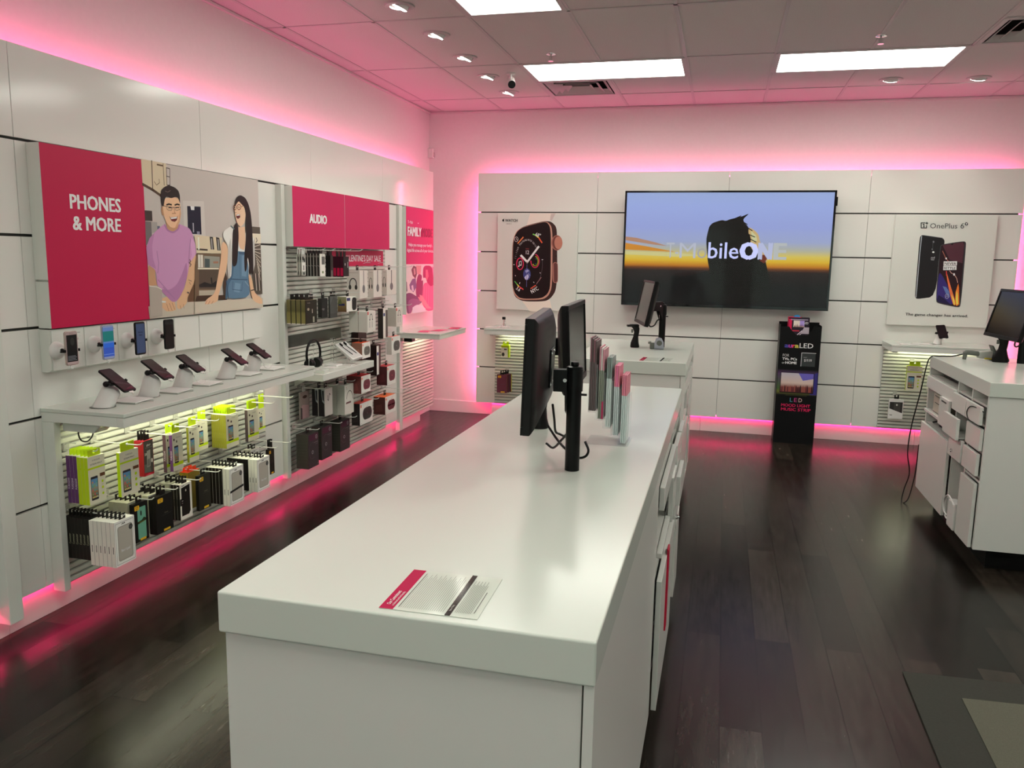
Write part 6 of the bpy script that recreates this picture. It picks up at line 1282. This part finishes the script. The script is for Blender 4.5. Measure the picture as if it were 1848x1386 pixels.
# ---- right-hand counter
t = thing('display_counter', 'white cash counter at the right edge with open drawers and cables', 'counter', (4.70, 5.48, 0))
slab(t, 4.3464, 5.06, 4.8176, 6.1533)
obj('front_panel', MB().box(4.350, 5.052, 4.826, 4.846, HB0, HS), CW, t, bevel=.001)
obj('end_panel', MB().box(4.350, 5.052, 6.126, 6.145, HB0, HS), CW, t, bevel=.001)
obj('side_panel', MB().box(5.034, 5.052, 4.847, 6.125, HB0, HS), CW, t, bevel=.001)
obj('bottom', MB().box(4.352, 5.033, 4.847, 6.125, HB0, HB0+.018), CW, t)
obj('plinth', MB().box(4.44, 4.98, 4.90, 6.07, 0.0005, HB0), BLACKP, t)
F3 = lambda d, y, z: (4.350+d, y, z)
staff_side(t, F3)
t = thing('receipt_printer', 'beige receipt printer in the left open bay of the cash counter', 'printer', (4.47, 5.86, .695))
obj('body', MB().box(4.362, 4.60, 5.70, 6.02, .6955, .832), BEIGE, t, bevel=.006)
obj('paper_slot', MB().box(4.3605, 4.3615, 5.76, 5.98, .805, .810), BLACKP, t); obj('tray_line', MB().box(4.3600, 4.3615, 5.80, 5.97, .760, .764), BLACKP, t)
obj('feed_button', MB().box(4.3590, 4.3615, 5.73, 5.745, .715, .745), CHROME, t); obj('base', MB().box(4.363, 4.59, 5.705, 6.015, .6953, .7), BLACKP, t)
tag(obj('cash_tray', MB().box(4.42, 4.70, 5.50, 6.05, .9305, .962), BLACKP, bevel=.004), 'flat black device in the top open slot of the cash counter', 'device')
tag(obj('cable_heap', MB().tube(spline([(4.38, 6.05, .61), (4.42, 5.95, .64), (4.38, 5.85, .62), (4.45, 5.75, .65), (4.39, 5.65, .615), (4.42, 5.55, .645), (4.40, 5.48, .61)]), .006).tube(spline([(4.40, 5.95, .608), (4.36+.02, 5.78, .62), (4.42, 5.6, .61)]), .005).box(4.46, 4.7, 5.5, 6.0, .6005, .645), BLACKP, smooth=True), 'black device with tangled cables in the second open slot of the cash counter', 'cables')
t = thing('power_adapter', 'white power adapter with coiled lead hanging low in the cash counter', 'power adapter', (4.37, 5.25, .14))
obj('brick', MB().box(4.335, 4.385, 5.19, 5.33, .105, .27), WPLAST, t, bevel=.006)
obj('lead', MB().tube(spline([(4.338, 5.20, .25), (4.333, 5.28, .285), (4.332, 5.36, .26), (4.334, 5.38, .20), (4.334, 5.36, .15), (4.336, 5.33, .14)]), .004).tube(spline([(4.338, 5.22, .265), (4.328, 5.30, .295), (4.327, 5.39, .25), (4.329, 5.385, .18), (4.336, 5.335, .16)]), .004), WPLAST, t, smooth=True)
tag(obj('cable_loop', MB().tube(spline([(4.336, 4.842, .895), (4.322, 4.92, .905), (4.316, 5.02, .895), (4.316, 5.075, .855), (4.318, 5.04, .82), (4.326, 4.95, .815), (4.337, 4.858, .835)]), .0028), BLACKP, smooth=True), 'thin black cable looping out of the right-hand column of drawers of the cash counter', 'cable')
tag(obj('hanging_cable', MB().tube(spline([(4.51, 5.98, 1.098), (4.45, 6.02, 1.075), (4.39, 6.06, 1.068), (4.338, 6.10, 1.055), (4.322, 6.13, .98), (4.31, 6.17, .80), (4.28, 6.20, .55), (4.275, 6.22, .35), (4.295, 6.20, .20), (4.27, 6.20, .08), (4.25, 6.15, .006), (4.26, 6.11, .004), (4.29, 6.12, .05), (4.325, 6.16, .22), (4.332, 6.17, .42)]), .0042), BLACKP, smooth=True), 'thin black scanner cable hanging over the left corner of the cash counter to the floor', 'cable')
# ================================================================== MONITORS, POLES, SCANNERS
def monitor(name_label, c, phi, tau, w=.50, h=.31):
    """Flat monitor: phi 0 faces -y, positive turns to +x; tau tilts the screen back."""
    r = Vector((math.cos(phi), math.sin(phi), 0)); n = Vector((math.sin(phi), -math.cos(phi), 0)); up = Vector((0,0,1))*math.cos(tau)-n*math.sin(tau); nn = r.cross(up)
    M = Matrix((r, up, nn)).transposed().to_4x4(); M.translation = Vector(c)
    t = bpy.data.objects.new('monitor', None); COL.objects.link(t); t.location = c; t.rotation_euler = M.to_euler(); tag(t, name_label, 'monitor')
    m = MB(); fr = [(-w/2, -h/2), (w/2, -h/2), (w/2, h/2), (-w/2, h/2)]; b1 = [(x*.985, y*.985) for x, y in fr]; b2 = [(x*.70, y*.62) for x, y in fr]
    vs = [(x, y, .0) for x, y in fr]+[(x, y, -.018) for x, y in fr]
    for sx, sy, zz in ((.985, .98, -.0215), (.93, .90, -.030), (.84, .79, -.038), (.72, .66, -.0445), (.58, .52, -.048)): vs += [(x*sx, y*sy, zz) for x, y in fr]
    fs = [(0,1,2,3)]+[(a*4+k, a*4+(k+1) % 4, a*4+4+(k+1) % 4, a*4+4+k) for a in range(6) for k in range(4)]+[(27,26,25,24)]
    m.poly(vs, fs); obj('housing', m, BLACKP, t, local=True, smooth=True)
    m = MB(); m.box(-w/2, w/2, h/2-.016, h/2, .0002, .006).box(-w/2, w/2, -h/2, -h/2+.022, .0002, .006).box(-w/2, -w/2+.014, -h/2+.022, h/2-.016, .0002, .006).box(w/2-.014, w/2, -h/2+.022, h/2-.016, .0002, .006); obj('bezel', m, BLACKP, t, local=True, bevel=.0015)
    obj('screen', MB().box(-w/2+.014, w/2-.014, -h/2+.022, h/2-.016, .0002, .002), SCREEN, t, local=True)
    m = MB(); m.box(-.055, .055, -.055, .055, -.053, -.0485); obj('mounting_plate', m, BLACKM, t, local=True, bevel=.001)
    m = MB()
    for a in (-.044, .044):
        for b in (-.044, .044): m.cyl((a, b, -.053), (a, b, -.0555), .005, n=8)
    obj('screws', m, CHROME, t, local=True)
    return t, M
def pole(label, x, y, ztop, M=None, r=.0215, arm_z=1.335, armpt=None, nuts=True):
    t = thing('monitor_pole', label, 'monitor pole', (x, y, H))
    obj('post', MB().cyl((x, y, H+.0005), (x, y, ztop-.012), r, n=32), BLACKM, t, smooth=True)
    obj('cap', MB().lathe((x, y, ztop-.012), [(r+.002, 0), (r+.002, .004), (r-.003, .007)], n=28).lathe((x, y, ztop-.005), [(.010, 0), (.012, .003), (.012, .009), (.010, .012)], n=16), BLACKM, t, smooth=True)
    if armpt is not None:
        a = Vector(armpt); p0 = Vector((x, y, a.z)); d = (a-p0); L_ = d.length; d.normalize(); s = Vector((-d.y, d.x, 0))
        m = MB(); m.cyl((x, y, arm_z-.035), (x, y, arm_z+.030), r+.003, n=28); obj('collar', m, BLACKM, t, smooth=True)
        def pl(off, th, pts): 
            return [p0+d*u+s*off+Vector((0, 0, v)) for u, v in pts]
        m = MB(); L2 = L_-.004
        m.prism(pl(-.018, 0, [(r, .024), (L2, .024), (L2, -.040), (L2*.45, -.040), (r+.004, -.095), (r, -.105)]), s*.004)
        m.prism(pl(.014, 0, [(r, .024), (L2, .024), (L2, -.040), (L2*.45, -.040), (r+.004, -.095), (r, -.105)]), s*.004)
        m.prism(pl(-.014, 0, [(r, .024), (L2, .024), (L2, .020), (r, .020)]), s*.028)
        obj('arm', m, BLACKM, t)
        q = p0+d*(L2*.45)+Vector((0, 0, -.006)); obj('arm_screw', MB().cyl(q-s*.0182, q-s*.0215, .0055, n=12).cyl(q+s*.0182, q+s*.0215, .0055, n=12), CHROME, t)
    obj('thumb_bolt', MB().cyl((x+r-.002, y, arm_z-.045), (x+r+.016, y, arm_z-.045), .0035, n=8), BLACKM, t)
    return t
# near pair on the long counter
mL, ML = monitor('black monitor nearest the camera, seen from behind, on the near pole', (2.404, 2.285, 1.370), 1.696+PI, .026)
pole('near black pole standing on the long counter, carrying the left monitor', 2.521, 2.301, 1.378, armpt=ML @ Vector((0, -.03, -.054)), arm_z=1.335)
mR, MR_ = monitor('black monitor behind the near one, its grey blank screen facing right', (2.406, 2.982, 1.366), 1.622, .05)
pole('far black pole on the long counter, mostly hidden behind the near monitor', 2.262, 2.93, 1.40, armpt=MR_ @ Vector((0, .0, -.054)), arm_z=1.365)
t = thing('cables', 'tangle of black cables between the two monitor poles', 'cables', (2.44, 2.45, 1.12))
for i, c in enumerate(([(2.452, 2.33, 1.25), (2.452, 2.36, 1.20), (2.445, 2.42, 1.15), (2.45, 2.47, 1.13), (2.50, 2.40, 1.135), (2.525, 2.335, 1.17)], [(2.40, 2.50, 1.09), (2.43, 2.47, 1.085), (2.47, 2.40, 1.13), (2.50, 2.35, 1.165), (2.528, 2.33, 1.175)], [(2.41, 2.47, 1.155), (2.45, 2.42, 1.125), (2.49, 2.36, 1.11), (2.53, 2.33, 1.095), (2.555, 2.325, 1.10), (2.565, 2.322, 1.12), (2.553, 2.33, 1.145)], [(2.53, 2.34, 1.22), (2.505, 2.345, 1.20), (2.50, 2.35, 1.18), (2.51, 2.345, 1.165)])):
    obj('lead', MB().tube(spline(c), .0038), BLACKP, t, smooth=True)
def gun(label, M, s=1.0, wide=1.0):
    """Pistol shaped barcode scanner standing on its grip; local z up, barrel along local -x."""
    t = bpy.data.objects.new('barcode_scanner', None); COL.objects.link(t); t.location = M.to_translation(); t.rotation_euler = M.to_euler(); tag(t, label, 'barcode scanner')
    m = MB(); n = 14; prof = [(0, .030, .024, 0), (.008, .034, .026, 0), (.035, .029, .022, -.002), (.075, .019, .016, .004), (.110, .019, .016, .010), (.135, .024, .019, .006), (.150, .030, .022, -.004), (.160, .040, .020, -.012), (.166, .030, .014, -.012)]
    vs = [(s*(ox+rx*(wide if z < .05 else 1+(wide-1)*.5)*math.cos(2*PI*k/n)), s*ry*math.sin(2*PI*k/n), z*s) for z, rx, ry, ox in prof for k in range(n)]
    fs = [(a*n+k, a*n+(k+1) % n, (a+1)*n+(k+1) % n, (a+1)*n+k) for a in range(len(prof)-1) for k in range(n)]+[tuple(range(n-1, -1, -1)), tuple(range((len(prof)-1)*n, len(prof)*n))]
    m.poly(vs, fs); obj('body', m, BLACKP, t, local=True, smooth=True)
    m = MB(); m.box(-.062*s, -.030*s, -.017*s, .017*s, .148*s, .163*s); obj('nose', m, BLACKP, t, local=True, bevel=.004)
    m = MB(); m.box(-.030*s, -.016*s, -.006*s, .006*s, .105*s, .130*s); obj('trigger', m, GREYP, t, local=True, bevel=.003); return t
gun('black pistol scanner standing behind the near monitor on the long counter', Matrix.Translation((2.30, 2.885-.03, H+.0005)) @ rotz(.4))
# brochure holder
t = thing('brochure_holder', 'clear stepped acrylic brochure holder on the long counter behind the monitors', 'brochure holder', (2.57, 2.78, H))
m = MB(); x0 = 2.638
for k in range(6):
    xx = x0-.0262*k; zb = H+.004+(.0262*(k-1) if k else 0)
    m.box(xx-.0012, xx+.0012, 2.66, 2.78, max(zb, H+.003), H+.0262*k+.165 if k < 5 else H+.36)
    if k < 5: m.box(xx-.0250, xx-.0012, 2.66, 2.78, H+.003+.0262*k, H+.006+.0262*k)
m.box(2.50, 2.645, 2.65, 2.79, H+.0005, H+.003)
obj('tiers', m, ACRYL, t)
BR = [(A(186, 110, 124), A(200, 120, 140), A(176, 186, 184), 3), (A(190, 110, 128), A(214, 110, 146), A(170, 178, 178), 3), (A(120, 132, 128), A(110, 116, 112), A(184, 192, 190), 3), (A(176, 122, 132), A(190, 180, 176), A(120, 124, 112), 3), (A(84, 70, 70), A(120, 84, 90), A(96, 84, 84), 4)]
BN = ['lowest front tier', 'second tier', 'middle tier', 'fourth tier', 'highest rear tier']
for k, (c1, c2, c3, n) in enumerate(BR):
    base = None
    for i in range(n):
        xx = x0-.0262*k-.0045-.0062*i; zb = H+.0064+.0262*k; hh = .236 if k else .232
        m = MB(); m.box(xx-.0048, xx, 2.672+.002*i, 2.772, zb, zb+hh*.70, col=c3); m.box(xx-.0048, xx, 2.672+.002*i, 2.772, zb+hh*.70, zb+hh+.004*i*(k > 2), col=c2 if i % 2 else c1)
        if k == 3 and i == 0: m.box(xx-.0049, xx+.0001, 2.6718, 2.7722, zb, zb+.06, col=A(176, 60, 96))
        tag(obj('brochure', m, PRINT), 'slim brochure in the %s of the clear holder, %s' % (BN[k], ORD[i]), 'brochure', 'brochures in the %s of the holder' % BN[k])
# policy card on the near counter
def policy_card(label, pts, small=False):
    O = Vector((*pts[0], H+.0006)); U = (Vector((*pts[1], H+.0006))-O); V = (Vector((*pts[2], H+.0006))-O); wu = U.length; wv = V.length; U.normalize(); V.normalize()
    t = MB(); t.art = True; c = .006
    t.box(0, wu, 0, wv, 0, .0008)
    t.v = [O+U*a+V*b+Vector((0, 0, z)) for a, b, z in t.v]; t.c = [A(182, 188, 178)]*len(t.f)
    it = [R(0, 0, wu*.145, wv, A(158, 16, 60))]
    for k in range(22 if not small else 8):
        u = wu*(.18+.0215*k if not small else .2+.05*k); it.append(R(u, wv*(.06+.0*(k % 3)), u+wu*.005, wv*(.93-.16*((k*7) % 5)/5), A(130, 134, 126)))
    it.append(R(wu*.67, 0, wu*.725, wv, A(16, 18, 14)))
    for k in range(10 if not small else 4):
        u = wu*(.75+.017*k if not small else .75+.04*k); it.append(R(u, wv*.08, u+wu*.005, wv*(.86-.1*(k % 2)), A(118, 122, 114)))
    it.append(R(wu*.935, wv*.10, wu*.94, wv*.60, A(50, 50, 46)))
    if not small: it += [T('Our Commitment', wu*.085, wv*.09, wu*.042, A(230, 220, 222), .74, 'l', .005, PI/2), T('to Unlimited and Net Neutrality', wu*.128, wv*.07, wu*.026, A(224, 206, 212), .70, 'l', 0, PI/2), T('Return Policy', wu*.705, wv*.10, wu*.022, A(190, 190, 186), .8, 'l', 0, PI/2), R(wu*.18, wv*.06, wu*.186, wv*.9, A(110, 112, 106))]
    else: it += [T('our', wu*.09, wv*.3, wu*.05, A(230, 220, 222), .8, 'l', 0, PI/2)]
    art(t, O+Vector((0, 0, .0009)), U, V, it, eps=.00003)
    return tag(obj('policy_card', t, LAMIN), label, 'card')
policy_card('laminated policy card with a crimson band on the near end of the long counter', [(2.366, 1.254), (2.547, 1.259), (2.361, 1.438)])
policy_card('small laminated policy card at the near edge of the middle counter', [(2.442, 5.035), (2.628, 5.055), (2.452, 5.225)], True)
# ---- on the middle counter
m2, M2 = monitor('black monitor tilted back on the middle counter in front of the television', (2.396, 5.780, 1.387), -1.329, .20)
pole('black pole standing on the middle counter, in front of the television', 2.515, 5.90, 1.375, armpt=M2 @ Vector((0, -.01, -.054)), arm_z=1.33, r=.0235)
tag(obj('monitor_cable', MB().tube(spline([(2.425, 5.80, 1.235), (2.44, 5.81, 1.215), (2.465, 5.83, 1.225), (2.48, 5.86, 1.255), (2.492, 5.885, 1.262)]), .005), BLACKP, smooth=True), 'black cable running from the tilted monitor to its pole on the middle counter', 'cable')
gun('black pistol scanner standing on the middle counter left of the pole', Matrix.Translation((2.335, 5.80, H+.0005)) @ rotz(.35))
def handheld(label, M):
    t = bpy.data.objects.new('barcode_scanner', None); COL.objects.link(t); t.location = M.to_translation(); t.rotation_euler = M.to_euler(); tag(t, label, 'barcode scanner')
    # lies on its side: handle along -x, wedge shaped head at +x
    m = MB(); m.prism([(.0, -.020, .010), (.074, -.030, .012), (.084, -.030, .060), (.070, -.024, .064), (.0, -.016, .052)], (0, .05, 0)); obj('head', m, LIGHTGREY, t, local=True, bevel=.005)
    m = MB(); m.prism([(.075, -.034, .0), (.112, -.034, .0), (.105, -.034, .050), (.078, -.034, .098), (.066, -.034, .102), (.088, -.034, .050)], (0, .058, 0)); obj('window_hood', m, GREYP, t, local=True, bevel=.004)
    m = MB(); m.tube(spline([(.01, .0, .036), (-.03, .0, .042), (-.07, .0, .044), (-.09, .0, .036)]), .016, n=12); obj('handle', m, GREYP, t, local=True, smooth=True)
    m = MB(); m.cyl((-.082, 0, .036), (-.086, 0, .0), .014, .012, n=12); obj('heel', m, GREYP, t, local=True, smooth=True)
    m = MB(); m.box(.03, .075, -.0275, -.0255, .006, .016); obj('warning_label', m, mat('yellow_label', (.75, .6, .05), .5), t, local=True); return t
handheld('grey handheld scanner lying on the left corner of the cash counter', Matrix.Translation((4.598, 5.985, H+.001)) @ rotz(.12))
t = thing('barcode_scanner', 'small silver oval scanner at the foot of the pole on the middle counter', 'barcode scanner', (2.50, 5.72, H))
m = MB(); m.prism([(2.475+.0, 5.745, H+.0006), (2.545, 5.735, H+.0006), (2.540, 5.735, H+.05), (2.525, 5.735, H+.078), (2.505, 5.738, H+.084), (2.485, 5.741, H+.074), (2.476, 5.744, H+.04)], (0.0, .028, .0)); obj('shell', m, SILV, t, bevel=.006)
obj('window', MB().cyl((2.512, 5.7375, H+.045), (2.512, 5.7345, H+.045), .019, n=20), GREYP, t, label='grey round window')
obj('grip', MB().box(2.445, 2.478, 5.745, 5.775, H+.001, H+.045).box(2.432, 2.455, 5.75, 5.77, H+.035, H+.052), GREYP, t, bevel=.005)
# ---- on the cash counter
m3, M3 = monitor('black monitor tilted back on the cash counter at the right edge', (4.640, 5.60, 1.390), -1.485, .248)
pole('black pole on the cash counter at the right edge of the photo', 4.817, 5.866, 1.36, armpt=M3 @ Vector((.0, -.01, -.054)), arm_z=1.33, r=.0235)
gun('black pistol scanner standing on the cash counter under the tilted monitor', Matrix.Translation((4.706, 5.895, H+.0005)) @ rotz(.1), 1.12, 1.45)
tag(obj('monitor_cable', MB().tube(spline([(4.72, 5.70, 1.22), (4.73, 5.74, 1.19), (4.76, 5.80, 1.175), (4.792, 5.85, 1.18)]), .005), BLACKP, smooth=True), 'black cable running from the right-hand monitor to its pole', 'cable')
